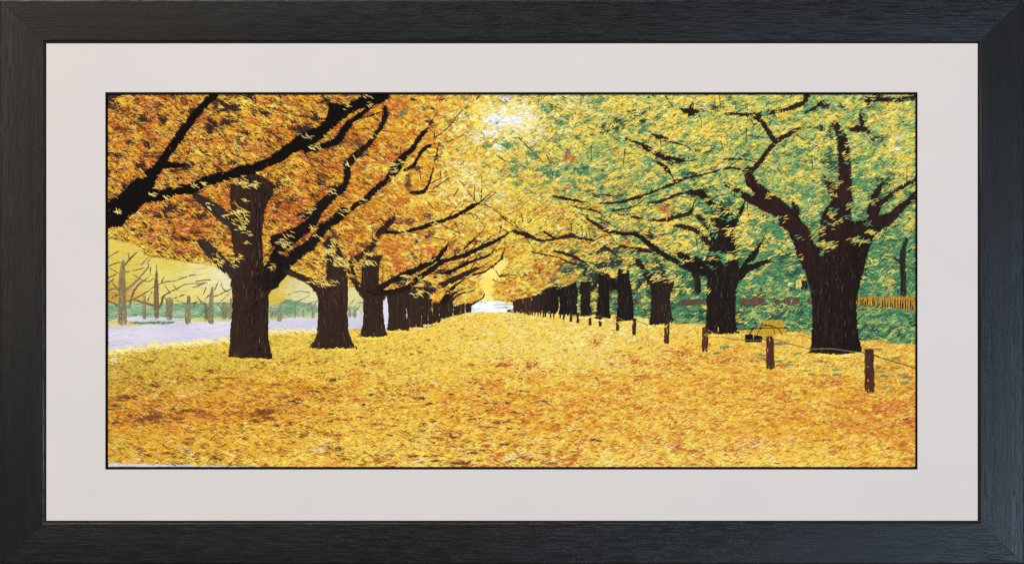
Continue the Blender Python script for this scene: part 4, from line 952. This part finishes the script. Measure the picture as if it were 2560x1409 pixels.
def shadow_threads(st, mask, cover, z):
    """thin dark threads between the leaves"""
    n = int(mask.sum() * cover / (12 * 1.4))
    x, y = pick(mask, n)
    q = R.random(len(x)) < np.interp(x, [270, 800, 1050, 1300, 1500], [1.0, .95, .45, .45, .65])
    q &= ((x - 1262) / 85) ** 2 + ((y - 300) / 42) ** 2 > 1
    x, y = x[q], y[q]; n = len(x)
    a = leaf_angle(x, y) + R.normal(0, .2, n)
    t = np.clip((x - 1050) / 400, 0, 1)[:, None]
    u = np.clip((x - 800) / 300, 0, 1)[:, None] * (1 - t)
    g = np.where(R.random((n, 1)) < np.interp(y, [450, 620], [.55, .88])[:, None], lin((40, 82, 58)), lin((168, 190, 112)))
    c = lin((56, 30, 16)) * (1 - t) * (1 - u) + lin((188, 118, 44)) * u + g * t
    L = keep_off_wood(x, y, a, R.uniform(6, 15, n))
    st.add(x, y, a, L, 1.25, z + R.random(n) * .5, jitter(c, n, .25))

cl_st, cr_st, hd_st = Stitches(), Stitches(), Stitches()
cr_mask = canopy_right & ~canopy_left
for st_, m in ((cl_st, canopy_left), (cr_st, cr_mask), (hd_st, hedge)):
    leaf_layer(st_, m, canopy, 2.6, 6.0, .30, .25, .10, 1.2, gum=.3)
    leaf_layer(st_, m, canopy, 3.0, 1.7, .55, .40, .22, 1.0)

# ---- the avenue's leaf carpet
def carpet_angle(x, y):
    n = len(x)
    u = R.random(n)
    left = np.where(u < .5, R.normal(.36, .18, n), R.normal(-.12, .25, n))
    mid = np.where(u < .5, R.normal(.18, .16, n), R.normal(-.26, .2, n))
    right = np.where(u < .7, R.normal(-.34, .16, n), R.normal(.25, .25, n))
    t = np.clip((x - 500) / 1100, 0, 1); v = R.random(n)
    return np.where(t < .5, np.where(v < t * 2, mid, left), np.where(v < (t - .5) * 2, right, mid))
def carpet_layer(st, mask, cover, L0, w, z, zr, amt, soft=False, hi=0.0, keep=None):
    n = int(mask.sum() * cover / (L0 * w))
    x, y = pick(mask, n); n = len(x)
    depth = np.clip((y - 780) / 380, 0, 1)
    sz = .55 + .5 * depth
    cc = carpet.colour(x, y, sx=11, sy=4.0, s1=2.4, s2=1.7, gum=.55 if not soft else .25, rot=0.0, seed=900) if True else None
    # nearer leaves are larger, distant ones melt together
    amt_y = (amt * np.interp(y, [780, 840, 930], [.45, .65, 1.0]))[:, None]
    c = np.clip(cc * np.exp(R.normal(0, 1, (n, 1)) * amt_y) * np.exp(R.normal(0, .035, (n, 3))), .001, .93)
    if hi > 0:
        q = (R.random(n) < hi) & (c.min(1) < .5) & (c.max(1) > .35)
        c[q] = c[q] * .5 + lin((253, 236, 172)) * .5  # painted highlights: some carpet threads lightened towards cream
    ang = carpet_angle(x, y)
    # along the top edge keep the threads short so the horizon stays crisp
    L = L0 * sz * R.uniform(.65, 1.3, n)
    if not soft: L = keep_off_wood(x, y, ang, L)
    st.add(x, y, ang, L, w * (.75 + .3 * depth) * R.uniform(.8, 1.25, n), z + R.random(n) * zr, c)
gr_st = Stitches()
carpet_layer(gr_st, ground, 3.0, 28, 6.5, .30, .25, .06, soft=True)
carpet_layer(gr_st, ground, 3.6, 13, 1.7, .55, .40, .15)

# ------------------------------------------------------------------ stitching: trees
def bark_colours(base, split=None):
    b0 = lin(base)
    def f(x, y):
        b = b0
        if split is not None:
            t = np.clip((x - split[0]) / (split[1] - split[0]), 0, 1)[:, None]
            b = b0 * (1 - t) + lin(split[2]) * t
        t = noise(x / 7.0, y / 70.0, 71) + .7 * noise(x / 2.2, y / 40.0, 77)
        k = np.exp(t * .75)[:, None]
        return b * k * np.exp(.35 * noise(x / 40, y / 90, 79))[:, None]
    return f

def dashes(st, pts, w0, w1, c, z, step=6.0, keep_p=.9):
    seg = np.hypot(*np.diff(pts, axis=0).T); tot = seg.sum(); cum = np.concatenate([[0], np.cumsum(seg)])
    n = max(2, int(tot / (step * .8)))
    t = (np.arange(n) + .5) / n * tot
    f = lambda tt: (np.interp(np.clip(tt, 0, tot), cum, pts[:, 0]), np.interp(np.clip(tt, 0, tot), cum, pts[:, 1]))
    x, y = f(t); x2, y2 = f(t + 2); x3, y3 = f(t - 2)
    k = R.random(n) < keep_p
    st.add(x[k], y[k], np.arctan2(y2 - y3, x2 - x3)[k] + R.normal(0, .1, k.sum()), step, np.interp(t / tot, [0, 1], [w0, w1])[k], z, jitter(lin(c), k.sum(), .2))

def side_twigs(st, sl, c):
    seg = np.hypot(*np.diff(sl[:, :2], axis=0).T); tot = seg.sum(); cum = np.concatenate([[0], np.cumsum(seg)])
    if tot < 40: return
    d_end = sl[-1, :2] - sl[-3, :2]; d_end /= max(np.hypot(*d_end), 1e-6)
    heads = [(sl[-1, :2], math.atan2(d_end[1], d_end[0]), R.uniform(25, 60), min(3.6, sl[-1, 2]))] if sl[-1, 2] < 16 else []
    t = R.uniform(10, 30)
    while t < tot:
        i = min(np.searchsorted(cum, t), len(sl) - 1); j = max(i - 1, 0)
        w = sl[i, 2]
        if w < 22:
            d = sl[i, :2] - sl[j, :2]
            a = math.atan2(d[1], d[0]) + R.choice([-1, 1]) * R.uniform(.3, .85)
            heads.append((sl[i, :2] + 0.0, a, R.uniform(18, 55), min(2.8, 1.4 + w * .12)))
        t += R.uniform(16, 44)
    for p, a, L, w in heads:
        n = 6
        pts = [p]
        for q in range(n):
            a += R.normal(0, .16)
            pts.append(pts[-1] + np.array([math.cos(a), math.sin(a)]) * L / n)
        pts = np.array(pts)
        ok = inside(canopy_left | canopy_right_true, pts[:, 0], pts[:, 1]) & (pts[:, 0] > 274) & (pts[:, 1] > 240)
        if not ok.all(): continue
        dashes(st, pts, w, 1.2, tuple(np.array(c) + 8), 1.95)

for (lab, base, pieces), m, pl in zip(TREES, tree_masks, limb_lines):
    # pieces that touch one another are stitched as one; loose pieces seen between the leaves are branches of their own
    grp = list(range(len(pl)))
    for a in range(len(pl)):
        fa = pl[a][1].copy()
        for d in range(1, 4):
            fa[d:] |= pl[a][1][:-d]; fa[:-d] |= pl[a][1][d:]; fa[:, d:] |= pl[a][1][:, :-d]; fa[:, :-d] |= pl[a][1][:, d:]
        for b in range(a):
            if grp[a] != grp[b] and (fa & pl[b][1]).any():
                old, new = max(grp[a], grp[b]), min(grp[a], grp[b])
                grp = [new if g_ == old else g_ for g_ in grp]
    stitch_of = {g_: Stitches() for g_ in grp}
    for p, g_ in zip(pl, grp):
        st = stitch_of[g_]
        if p[0] == 'poly':
            big = p[1].sum() > 6000
            fill(st, p[1], tuple(base), math.pi / 2, 22, 3.6, 1.00, 6.0, .08)
            fill(st, p[1], bark_colours(base, (598, 640, (27, 20, 17)) if lab.startswith('thick') else (2150, 2060, (46, 29, 24)) if lab.startswith('massive') else None), math.pi / 2, 36 if big else 20, 1.8, 1.20, 3.2, .18, dang=.05)
            # pale single threads catching the eye on the bark
            n = int(p[1].sum() / (330 if base != NIGHT else 1500))
            x, y = pick(p[1], n)
            if len(x):
                a = np.full(len(x), math.pi / 2) + R.normal(0, .07, len(x))
                L = clip_len(p[1], x, y, a, R.uniform(14, 34, len(x)))
                pale = lin((100, 80, 60)) if x.mean() < 1280 else lin((76, 74, 58))
                st.add(x, y, a, L, 1.2, 1.50, jitter(pale, len(x), .35))
        else:
            _, q, sl = p
            def direction(x, y, sl=sl):
                i = np.hypot(sl[None, :, 0] - x[:, None], sl[None, :, 1] - y[:, None]).argmin(1)
                i = np.clip(i, 0, len(sl) - 2)
                dd = sl[i + 1] - sl[i]
                return np.arctan2(dd[:, 1], dd[:, 0])
            c = np.array(base, float)
            if lab.startswith('thick'):
                c = np.array((24, 18, 15), float) if sl[:, 0].mean() > 660 else np.array((46, 38, 34), float)
            elif lab.startswith('massive'):
                c = np.array((42, 26, 22), float)
            elif sl[:, 2].max() < 16: c = np.array((30, 20, 15), float) if sl[:, 0].mean() < 1290 else np.array((52, 30, 24), float)
            wmax = sl[:, 2].max()
            fill(st, q, tuple(c), direction, min(26, 6 + wmax * 1.5), min(4.5, 1.5 + wmax * .25), 1.05, 5.0, .08)
            side_twigs(st, sl, c)
            fill(st, q, bark_colours(tuple(c)), direction, min(30, 8 + wmax * 1.5), 2.6, 1.25, 2.4, .22, dang=.12)
    for g_, st in stitch_of.items():
        if g_ == 0: st.build('stitched_tree', emb, lab, SILK_DARK)
        else: st.build('stitched_branch', emb, None, SILK_DARK)

for v, pts in TWIGS:
    st = Stitches()
    q = T(v, pts)
    q = np.hstack([q, np.full((len(q), 1), 2.5)])
    sl = smooth_line(q, 8)
    seg = np.hypot(*np.diff(sl[:, :2], axis=0).T); tot = seg.sum(); cum = np.concatenate([[0], np.cumsum(seg)])
    n = max(2, int(tot / 5.5))
    t = (np.arange(n) + .5) / n * tot
    x, y = np.interp(t, cum, sl[:, 0]), np.interp(t, cum, sl[:, 1])
    x2, y2 = np.interp(np.minimum(t + 2, tot), cum, sl[:, 0]), np.interp(np.minimum(t + 2, tot), cum, sl[:, 1])
    x3, y3 = np.interp(np.maximum(t - 2, 0), cum, sl[:, 0]), np.interp(np.maximum(t - 2, 0), cum, sl[:, 1])
    keep = R.random(n) < .86
    tw = np.interp(t / tot, [0, 1], [2.8, 1.8])
    st.add(x[keep], y[keep], np.arctan2(y2 - y3, x2 - x3)[keep] + R.normal(0, .12, keep.sum()), 7.5, tw[keep], 2.0, jitter(lin((56, 40, 30)), keep.sum(), .25))
    st.build('stitched_twig', emb, None, SILK_DARK)

# ------------------------------------------------------------------ fence, posts, rope, bench
def motif(name, lab, layers, mat=None):
    st = Stitches()
    for m, c, a, L, w, z, cov, amt in layers:
        fill(st, m, c, a, L, w, z, cov, amt)
    return st.build(name, emb, lab, mat)

UP = math.pi / 2
fence_pieces = [('F', [(1100, 838), (1150, 834), (1150, 872), (1100, 872)]), ('F', [(1300, 830), (1385, 828), (1385, 874), (1300, 872)]), ('F', [(1740, 815), (2020, 814), (2020, 870), (1740, 874)]),
                ('H', [(322, 592), (420, 592), (525, 588), (525, 650), (322, 652)]), ('H', [(590, 598), (640, 600), (640, 648), (600, 650)]), ('H', [(672, 588), (800, 584), (800, 634), (672, 645)]), ('H', [(862, 592), (900, 592), (900, 640), (862, 640)])]
m = np.zeros((NY, NX), bool)
for v, q in fence_pieces: m |= A_(v, q)
FURNISHINGS = [m]
for v, q in fence_pieces:
    m = A_(v, q)
    motif('stitched_fence', 'low brown plank fence glimpsed between the right trunks', [(m, (92, 62, 46), UP, 16, 4, 1.0, 3.5, .08), (m, bark_colours((96, 64, 48)), UP, 15, 2.4, 1.15, 2.5, .16)])
ym = A_('H', [(1250, 580), (1400, 580), (1600, 572), (1725, 578), (1725, 692), (1640, 690), (1520, 668), (1400, 658), (1250, 655)])
FURNISHINGS.append(ym)
st = Stitches(); fill(st, ym, (166, 126, 32), UP, 18, 3, 1.0, 3.5, .08); fill(st, ym, (178, 136, 38), UP, 22, 2.0, 1.15, 2.0, .12)
gap = np.zeros((NY, NX), bool)
for xx in np.arange(1262, 1722, 20):
    dx = R.uniform(-4, 4)
    line_mask(T('H', [(xx + dx, 588 + R.uniform(0, 22), 5), (xx + dx + R.uniform(-3, 6), 645 + (xx - 1260) * .09, 11)]), gap)
gap &= ym
fill(st, gap, (52, 30, 16), UP, 14, 2.0, 1.5, 4.2, .2)
st.build('stitched_fence', emb, 'mustard yellow picket fence at the right edge')
m = A_('H', [(768, 440), (858, 432), (858, 450), (812, 452), (812, 526), (770, 522)])
m2 = A_('H', [(810, 450), (858, 446), (862, 526), (810, 526)])
FURNISHINGS += [m, m2]
motif('stitched_gatepost', 'small dark gatepost edged in yellow behind the large trunk', [(m, (214, 190, 98), UP, 14, 3, 1.0, 4, .08), (m2, (26, 24, 20), UP, 14, 3, 1.05, 4, .2)])
st = Stitches()
for l in ([(1650, 120, 34), (1622, 230, 46), (1622, 330, 48), (1626, 450, 46), (1626, 570, 46)], [(1550, 270, 22), (1610, 310, 28)], [(1700, 195, 16), (1630, 260, 26)]):
    sl = smooth_line(T('H', l)); q = line_mask(sl)
    FURNISHINGS.append(q)
    fill(st, q, (38, 36, 30), UP if len(l) > 2 else .6, 16, 3.5, 1.0, 3.5, .15); fill(st, q, bark_colours((44, 38, 30)), UP if len(l) > 2 else .6, 18, 2.4, 1.15, 2, .2)
st.build('stitched_tree', emb, 'slim dark tree behind the yellow fence', SILK_DARK)
st = Stitches()
for l in ([(1905, 560, 60), (1935, 650, 62), (1940, 740, 56)], ):
    sl = smooth_line(T('F', l)); q = line_mask(sl)
    FURNISHINGS.append(q)
    fill(st, q, (34, 30, 26), UP, 16, 3.5, 1.0, 3.5, .15); fill(st, q, bark_colours((40, 32, 27)), UP, 18, 2.4, 1.15, 2, .2)
st.build('stitched_tree', emb, 'dark hanging trunk seen between two right trunks', SILK_DARK)

# bench with a yellow back, hoops, and the dark box beside it
ym = A_('H', [(497, 770), (660, 762), (665, 835), (695, 835), (690, 868), (590, 880), (585, 900), (525, 915), (498, 915), (495, 885), (370, 870), (375, 845), (497, 835)])
FURNISHINGS.append(ym)
motif('stitched_bench', 'yellow bench between the two near right trunks', [(ym, (186, 142, 32), UP, 14, 3, 1.0, 6, .05), (ym, (198, 154, 38), UP, 18, 2.2, 1.2, 2.5, .12)])
bm_ = A_('H', [(362, 878), (430, 884), (498, 895), (495, 945), (362, 945)])
FURNISHINGS.append(bm_)
st = Stitches(); fill(st, bm_, (22, 18, 16), UP, 14, 3, 1.25, 7, .1); fill(st, bm_, (34, 28, 24), UP, 20, 2.4, 1.4, 1.6, .3)
st.build('stitched_box', emb, 'small black box in front of the yellow bench', SILK_DARK)

def cord(st, v, pts, w, c, z, step=9):
    q = T(v, pts)
    q = np.hstack([q, np.full((len(q), 1), w)])
    sl = smooth_line(q, 8)
    seg = np.hypot(*np.diff(sl[:, :2], axis=0).T); tot = seg.sum(); cum = np.concatenate([[0], np.cumsum(seg)])
    n = max(2, int(tot / step * 2)); t = (np.arange(n) + .5) / n * tot
    f = lambda tt: (np.interp(np.clip(tt, 0, tot), cum, sl[:, 0]), np.interp(np.clip(tt, 0, tot), cum, sl[:, 1]))
    x, y = f(t); x2, y2 = f(t + 2); x3, y3 = f(t - 2)
    st.add(x, y, np.arctan2(y2 - y3, x2 - x3), step, w, z, jitter(lin(c), n, .10))
st = Stitches()
cord(st, 'H', [(400, 880), (420, 845), (460, 815), (520, 805), (580, 815), (630, 842), (657, 882)], 2.6, (34, 30, 24), 1.6)
cord(st, 'H', [(455, 890), (470, 855), (500, 825), (540, 813), (580, 828), (600, 876)], 2.2, (40, 36, 28), 1.6)
cord(st, 'H', [(300, 836), (500, 832), (700, 829), (892, 825)], 2.6, (24, 28, 22), 1.6)
cord(st, 'H', [(290, 795), (400, 795), (500, 795)], 2.4, (36, 52, 40), 1.6)
st.build('stitched_railing', emb, 'thin black hoops and rails across the bench', SILK_DARK)

POSTS = [('H', [(1318, 1000), (1385, 1000), (1397, 1340), (1320, 1345)], 'nearest brown post at lower right'), ('H', [(530, 892), (583, 892), (593, 1157), (533, 1158)], 'second brown post, in front of the bench'),
         ('F', [(1982, 1085), (2035, 1085), (2028, 1326), (1976, 1326)], 'third brown post, at the foot of the leaf hung trunk')]
for i, (a, b, t0, t1, lab) in enumerate([(1612, 1655, 1040, 1243, 'fourth brown post, by the streaked trunk'), (1297, 1330, 1000, 1161, 'fifth brown post'), (1138, 1163, 980, 1119, 'sixth brown post'), (969, 994, 960, 1081, 'seventh brown post'),
        (871, 893, 952, 1068, 'eighth brown post'), (754, 776, 942, 1045, 'ninth brown post'), (685, 706, 930, 1033, 'tenth brown post'), (617, 633, 955, 1015, None), (582, 595, 955, 1000, None), (519, 533, 950, 1000, None), (484, 497, 940, 990, None),
        (439, 449, 930, 988, None), (417, 429, 925, 985, None), (391, 401, 930, 980, None), (369, 377, 930, 976, None), (335, 343, 928, 970, None), (314, 321, 924, 970, None), (292, 300, 915, 968, None), (279, 286, 918, 965, None), (265, 272, 918, 962, None),
        (247, 254, 914, 958, None), (229, 237, 912, 955, None), (210, 217, 912, 952, None), (192, 199, 914, 950, None), (173, 180, 912, 948, None), (149, 157, 914, 946, None), (133, 139, 913, 944, None), (116, 122, 912, 942, None), (102, 108, 912, 941, None), (87, 94, 912, 939, None), (73, 80, 912, 938, None)]):
    POSTS.append(('F', [(a, t0), (b, t0), (b - 2 if b - a > 15 else b, t1), (a - 2 if b - a > 15 else a, t1)], lab))
posts_mask = np.zeros((NY, NX), bool)
for v, q, lab in POSTS:
    m = A_(v, q); posts_mask |= m
    big = m.sum() > 500
    st = Stitches()
    c = (74, 44, 34) if big else (64, 42, 32)
    fill(st, m, c, UP, 22 if big else 8, 4.5 if big else 2.6, 1.45, 4, .06)
    fill(st, m, bark_colours(c), UP, 26 if big else 9, 2.6 if big else 1.8, 1.65, 2.6, .14)
    st.build('stitched_post', emb, lab, SILK_DARK)
ROPES = [('H', [(1390, 1045), (1470, 1075), (1560, 1102), (1640, 1125), (1725, 1153)], 3.2, (96, 66, 34)), ('H', [(585, 918), (700, 950), (830, 985), (890, 998), (1040, 996), (1150, 1010), (1240, 1022), (1318, 1030)], 2.6, (122, 104, 80)),
         ('H', [(62, 845), (130, 880), (220, 912), (370, 927), (500, 925), (532, 915)], 2.4, (128, 112, 78)), ('F', [(1655, 1056), (1760, 1052), (1880, 1052), (1985, 1060)], 1.8, (196, 164, 92)),
         ('F', [(1330, 1018), (1400, 1045), (1460, 1066), (1540, 1066), (1612, 1062)], 2.0, (128, 104, 76)), ('F', [(1162, 995), (1220, 1024), (1260, 1024), (1297, 1014)], 1.9, (140, 120, 96)),
         ('F', [(994, 985), (1040, 1005), (1090, 1010), (1138, 992)], 1.8, (140, 120, 96)), ('F', [(892, 975), (930, 985), (970, 974)], 1.6, (140, 120, 96))]
for v, p, w, c in ROPES:
    st = Stitches(); cord(st, v, p, w, c, 1.62); st.build('stitched_rope', emb, 'sagging rope between two posts')

# ------------------------------------------------------------------ stitching: upper leaf layer, lying over limbs and trunk tops
busy |= posts_mask
crafted = np.zeros((NY, NX), bool)
for q in FURNISHINGS: crafted |= q
busy |= crafted
wood_core = erode(polys_all, 2) | posts_mask | cores | erode(crafted, 2)
free_left, free_right = canopy_left & ~busy, cr_mask & ~busy
for st_, m in ((cl_st, free_left), (cr_st, free_right), (hd_st, hedge & ~busy)):
    leaf_layer(st_, m, canopy, 1.0, 1.7, 1.05, .4, .24, .9, kind='top')
    leaves(st_, m, canopy, 1 / 64., 1.25, amt=.15)
    shadow_threads(st_, m, 1.0, 1.45)
    leaves(st_, m, canopy, 1 / 200., 1.65, amt=.15)

# sprays of leaves that lie over the dark wood: fans of three to six stitches
def spray(st, x, y, col_, base_ang, z=1.75, size=1.0):
    for i in range(len(x)):
        n = int(R.integers(4, 9))
        L = R.uniform(8, 15, n) * size
        a = base_ang(x[i:i + 1], y[i:i + 1])[0] + R.normal(0, .38, n)
        ox, oy = R.normal(0, 6 * size, n), R.normal(0, 3.6 * size, n)
        hit = inside(crafted | posts_mask, x[i] + ox, y[i] + oy) | inside(crafted | posts_mask, x[i] + ox + 6, y[i] + oy) | inside(crafted | posts_mask, x[i] + ox - 6, y[i] + oy)
        L = np.where(hit, .5, L)
        st.add(x[i] + ox, y[i] + oy, a, L, R.uniform(1.3, 1.9, n), z + R.random(n) * .3, jitter(col_[i], n, .18))

def main_angle(x, y):
    return np.interp(x, [270, 900, 1200, 1450, 2288], [.5, .45, .1, -.28, -.32])

cover_spots = [  # (x, y, rx, ry, chance) where leaves hang over wood
    ('D', 500, 300, 90, 110, .9), ('D', 540, 480, 110, 130, .8), ('D', 880, 430, 90, 70, .9), ('D', 900, 570, 60, 40, .5), ('D', 850, 250, 90, 60, .8), ('D', 420, 640, 120, 40, .9), ('D', 720, 570, 60, 60, .6), ('D', 1350, 740, 40, 50, .9),
    ('D', 1300, 620, 160, 60, .35), ('D', 1500, 560, 140, 60, .3), ('D', 1450, 680, 90, 50, .4), ('D', 1700, 720, 160, 60, .5),
    ('F', 1080, 500, 180, 90, 1.), ('F', 1110, 590, 60, 50, .9), ('F', 1560, 560, 160, 80, 1.), ('F', 1300, 600, 80, 60, .9), ('F', 800, 620, 80, 50, .8), ('F', 560, 680, 160, 30, .9), ('F', 900, 640, 60, 50, .7), ('F', 350, 760, 70, 40, .9),
    ('G', 180, 1150, 130, 90, 1.), ('H', 60, 40, 70, 80, .9), ('H', 240, 60, 60, 50, .9), ('H', 150, 280, 130, 50, .9), ('H', 260, 340, 60, 40, .9), ('H', 40, 300, 60, 60, .8), ('F', 1850, 300, 60, 110, .6), ('F', 1950, 440, 80, 80, .6),
    ('G', 1180, 900, 110, 110, .9), ('G', 1180, 1080, 130, 120, .75), ('G', 1240, 560, 60, 260, .55), ('G', 1200, 1240, 110, 60, .6), ('G', 1160, 1400, 140, 40, .6), ('H', 1000, 150, 60, 70, .9), ('H', 1230, 130, 60, 25, .9),
    ('H', 1340, 90, 60, 60, .7), ('G', 1420, 1180, 60, 140, .8), ('G', 1540, 1280, 50, 60, .7), ('G', 1180, 400, 100, 120, .7), ('G', 1370, 650, 60, 60, .5), ('G', 1850, 100, 120, 40, .4), ('G', 1580, 1000, 60, 120, .5),
    ('B', 1400, 40, 90, 50, .75), ('B', 1350, 150, 90, 70, .7), ('B', 1420, 230, 60, 50, .8), ('B', 1300, 430, 50, 40, 1.), ('B', 1540, 140, 40, 60, .8), ('B', 1030, 330, 60, 80, .7), ('B', 1130, 440, 80, 60, .8), ('B', 1270, 330, 30, 60, .8),
    ('A', 1420, 990, 120, 40, .8), ('A', 1590, 1010, 100, 40, .7), ('A', 1360, 1120, 50, 70, .6), ('A', 1420, 1280, 110, 50, .7), ('A', 1500, 1350, 60, 50, .6), ('A', 410, 910, 50, 20, .9), ('A', 150, 1275, 30, 14, .8),
    ('A', 1080, 985, 70, 16, 1.), ('A', 950, 1000, 50, 16, .8), ('A', 700, 1080, 140, 50, .8), ('A', 620, 850, 40, 20, .7), ('A', 480, 1080, 60, 40, .7), ('A', 760, 1010, 60, 20, .6), ('A', 1780, 740, 60, 20, .5),
    ('C', 1200, 820, 90, 70, .45), ('C', 760, 830, 60, 50, .7), ('C', 690, 960, 60, 40, .7), ('C', 320, 620, 70, 50, .6), ('C', 1400, 590, 80, 60, .6), ('C', 980, 540, 50, 40, .4), ('C', 560, 1080, 60, 40, .5), ('C', 1060, 960, 50, 30, .5),
    ('E', 1650, 640, 200, 60, .35), ('E', 1750, 540, 100, 40, .3), ('E', 1850, 960, 200, 40, .35), ('E', 2150, 1250, 90, 120, .6), ('E', 1500, 1360, 150, 30, .4), ('E', 700, 1150, 100, 20, .35), ('E', 1400, 1150, 120, 20, .3)]
n = 3000
wood_in_crown = trees_all & ((canopy_left | canopy_right_true) | (poly_mask(T('H', [(0, 0), (1500, 0), (1420, 150), (1250, 190), (880, 200), (700, 60), (330, 370), (200, 400), (0, 380)]))))
x, y = pick(wood_in_crown, n)
p = np.where(inside(limbs_all, x, y), .075, .02)
for v, bx, by, rx, ry, ch in cover_spots:
    ox, oy, s = V[v]
    d = ((x - ox - bx / s) / (rx / s)) ** 2 + ((y - oy - by / s) / (ry / s)) ** 2
    p = np.maximum(p, ch * np.exp(-d ** 2))
q = R.random(len(x)) < p * .55
x, y = x[q], y[q]
def spray_colour(x, y):
    c = np.zeros((len(x), 3))
    u = R.random(len(x))
    for i in range(len(x)):
        if x[i] < 1250:
            c[i] = lin((236, 206, 112)) if u[i] < .55 else lin((226, 186, 74)) if u[i] < .85 else lin((206, 140, 50))
        elif x[i] < 1750:
            c[i] = lin((238, 212, 110)) if u[i] < .6 else lin((150, 172, 104)) if u[i] < .8 else lin((92, 146, 96))
        else:
            c[i] = lin((232, 198, 78)) if u[i] < .5 else lin((120, 164, 106)) if u[i] < .75 else lin((84, 146, 100))
    return c
lq = x < 1285
spray(cl_st, x[lq], y[lq], spray_colour(x[lq], y[lq]), main_angle)
spray(cr_st, x[~lq], y[~lq], spray_colour(x[~lq], y[~lq]), main_angle)

# yellow sprays scattered through the right crowns and the green behind them
x, y = pick(canopy_right & ~busy & (gx_ > 1480), 420)
q = R.random(len(x)) < np.interp(y, [240, 600, 745], [.9, .7, .35])
x, y = x[q], y[q]
cc = np.array([lin((242, 208, 84)) if R.random() < .75 else lin((246, 222, 136)) for _ in x])
spray(cr_st, x, y, cc, main_angle, 1.65)

carpet_layer(gr_st, ground & ~busy, 2.6, 11, 1.4, .95, .45, .15, hi=.06)
x, y = pick(ground & ~busy, int(ground.sum() * .45 / 16)); n = len(x)
t = np.clip((x - 700) / 700, 0, 1)[:, None]
c = lin((134, 96, 26)) * (1 - t) + lin((186, 108, 34)) * t
q = R.random(n) < np.interp(y, [780, 860, 960], [.35, .6, 1.0])
x, y, c, n = x[q], y[q], c[q], int(q.sum())
ang = carpet_angle(x, y)
dp = .6 + .5 * np.clip((y - 780) / 380, 0, 1)
gr_st.add(x, y, ang, keep_off_wood(x, y, ang, R.uniform(5, 13, n) * dp), 1.2, 1.2 + R.random(n) * .3, jitter(c, n, .25))
carpet_layer(gr_st, ground & ~busy, .5, 11.5, 1.45, 1.5, .3, .18, hi=.12)
# small russet leaves scattered on the carpet, two to four crossed threads each
cx, cy = pick(ground & ~busy, 5200)
u = R.random(len(cx))
chance = np.interp(cy, [800, 880, 960, 1100], [0, .12, .75, .9]) * np.interp(cx, [270, 800, 1250, 1600, 1900, 2288], [.8, .8, .9, .7, .45, .55])
chance *= np.clip(.55 + 1.6 * noise(cx / 60, cy / 26, 505), .08, 1.2)
q = u < chance
cx, cy = cx[q], cy[q]
kk = R.random(len(cx))
warm = np.clip((cx - 900) / 700, 0, 1)[:, None]
cc = (lin((150, 84, 22)) * (1 - warm) + lin((204, 112, 40)) * warm)
dk = kk < .25
cc[dk] = lin((118, 60, 20)) * (1 - warm[dk]) + lin((168, 82, 30)) * warm[dk]
rd = kk > .85
cc[rd] = lin((190, 84, 26))
i = np.repeat(np.arange(len(cx)), R.integers(2, 5, len(cx))); n = len(i)
dp = .6 + .55 * np.clip((cy[i] - 800) / 360, 0, 1)
x, y = cx[i] + R.normal(0, 4.5, n) * dp, cy[i] + R.normal(0, 1.9, n) * dp
ang = np.where(R.random(n) < .5, R.normal(.32, .15, n), R.normal(-.28, .18, n))
gr_st.add(x, y, ang, keep_off_wood(x, y, ang, R.uniform(8, 16, n) * dp), 1.5, 1.6 + R.random(n) * .2, jitter(cc[i], n, .16))
# leaves lapping over the feet of trunks and posts
foot = np.zeros((NY, NX), bool)
edge = trees_all & ~np.roll(trees_all, -6, 0) & ground
edge[-8:] = False
x, y = pick(edge, int(edge.sum() / 9))
y = y + 5
c = carpet.colour(x, y, seed=900)
q = c.max(1) > .3
gr_st.add(x[q], y[q], carpet_angle(x[q], y[q]), R.uniform(8, 18, q.sum()), 2.4, 1.75, jitter(c[q], q.sum(), .12))
# ragged upper edge of the carpet along the road
x = R.uniform(272, 800, 420)
y = np.interp(x, [e[0] for e in ground_edge], [e[1] for e in ground_edge]) + R.normal(0, 3.5, len(x))
q = ~inside(trees_all, x, y)
gr_st.add(x[q], y[q], R.normal(.45, .22, q.sum()), R.uniform(12, 22, q.sum()), 2.4, 1.2, jitter(lin((238, 220, 140)), q.sum(), .12))

cl_st.build('stitched_leaves', emb, 'orange and gold leaf stitching of the left crowns')
cr_st.build('stitched_leaves', emb, 'yellow and green leaf stitching of the right crowns')
hd_st.build('stitched_hedge', emb, 'dark green hedge below the fence at the right')
gr_st.build('stitched_carpet', emb, 'yellow carpet of fallen leaves along the avenue')
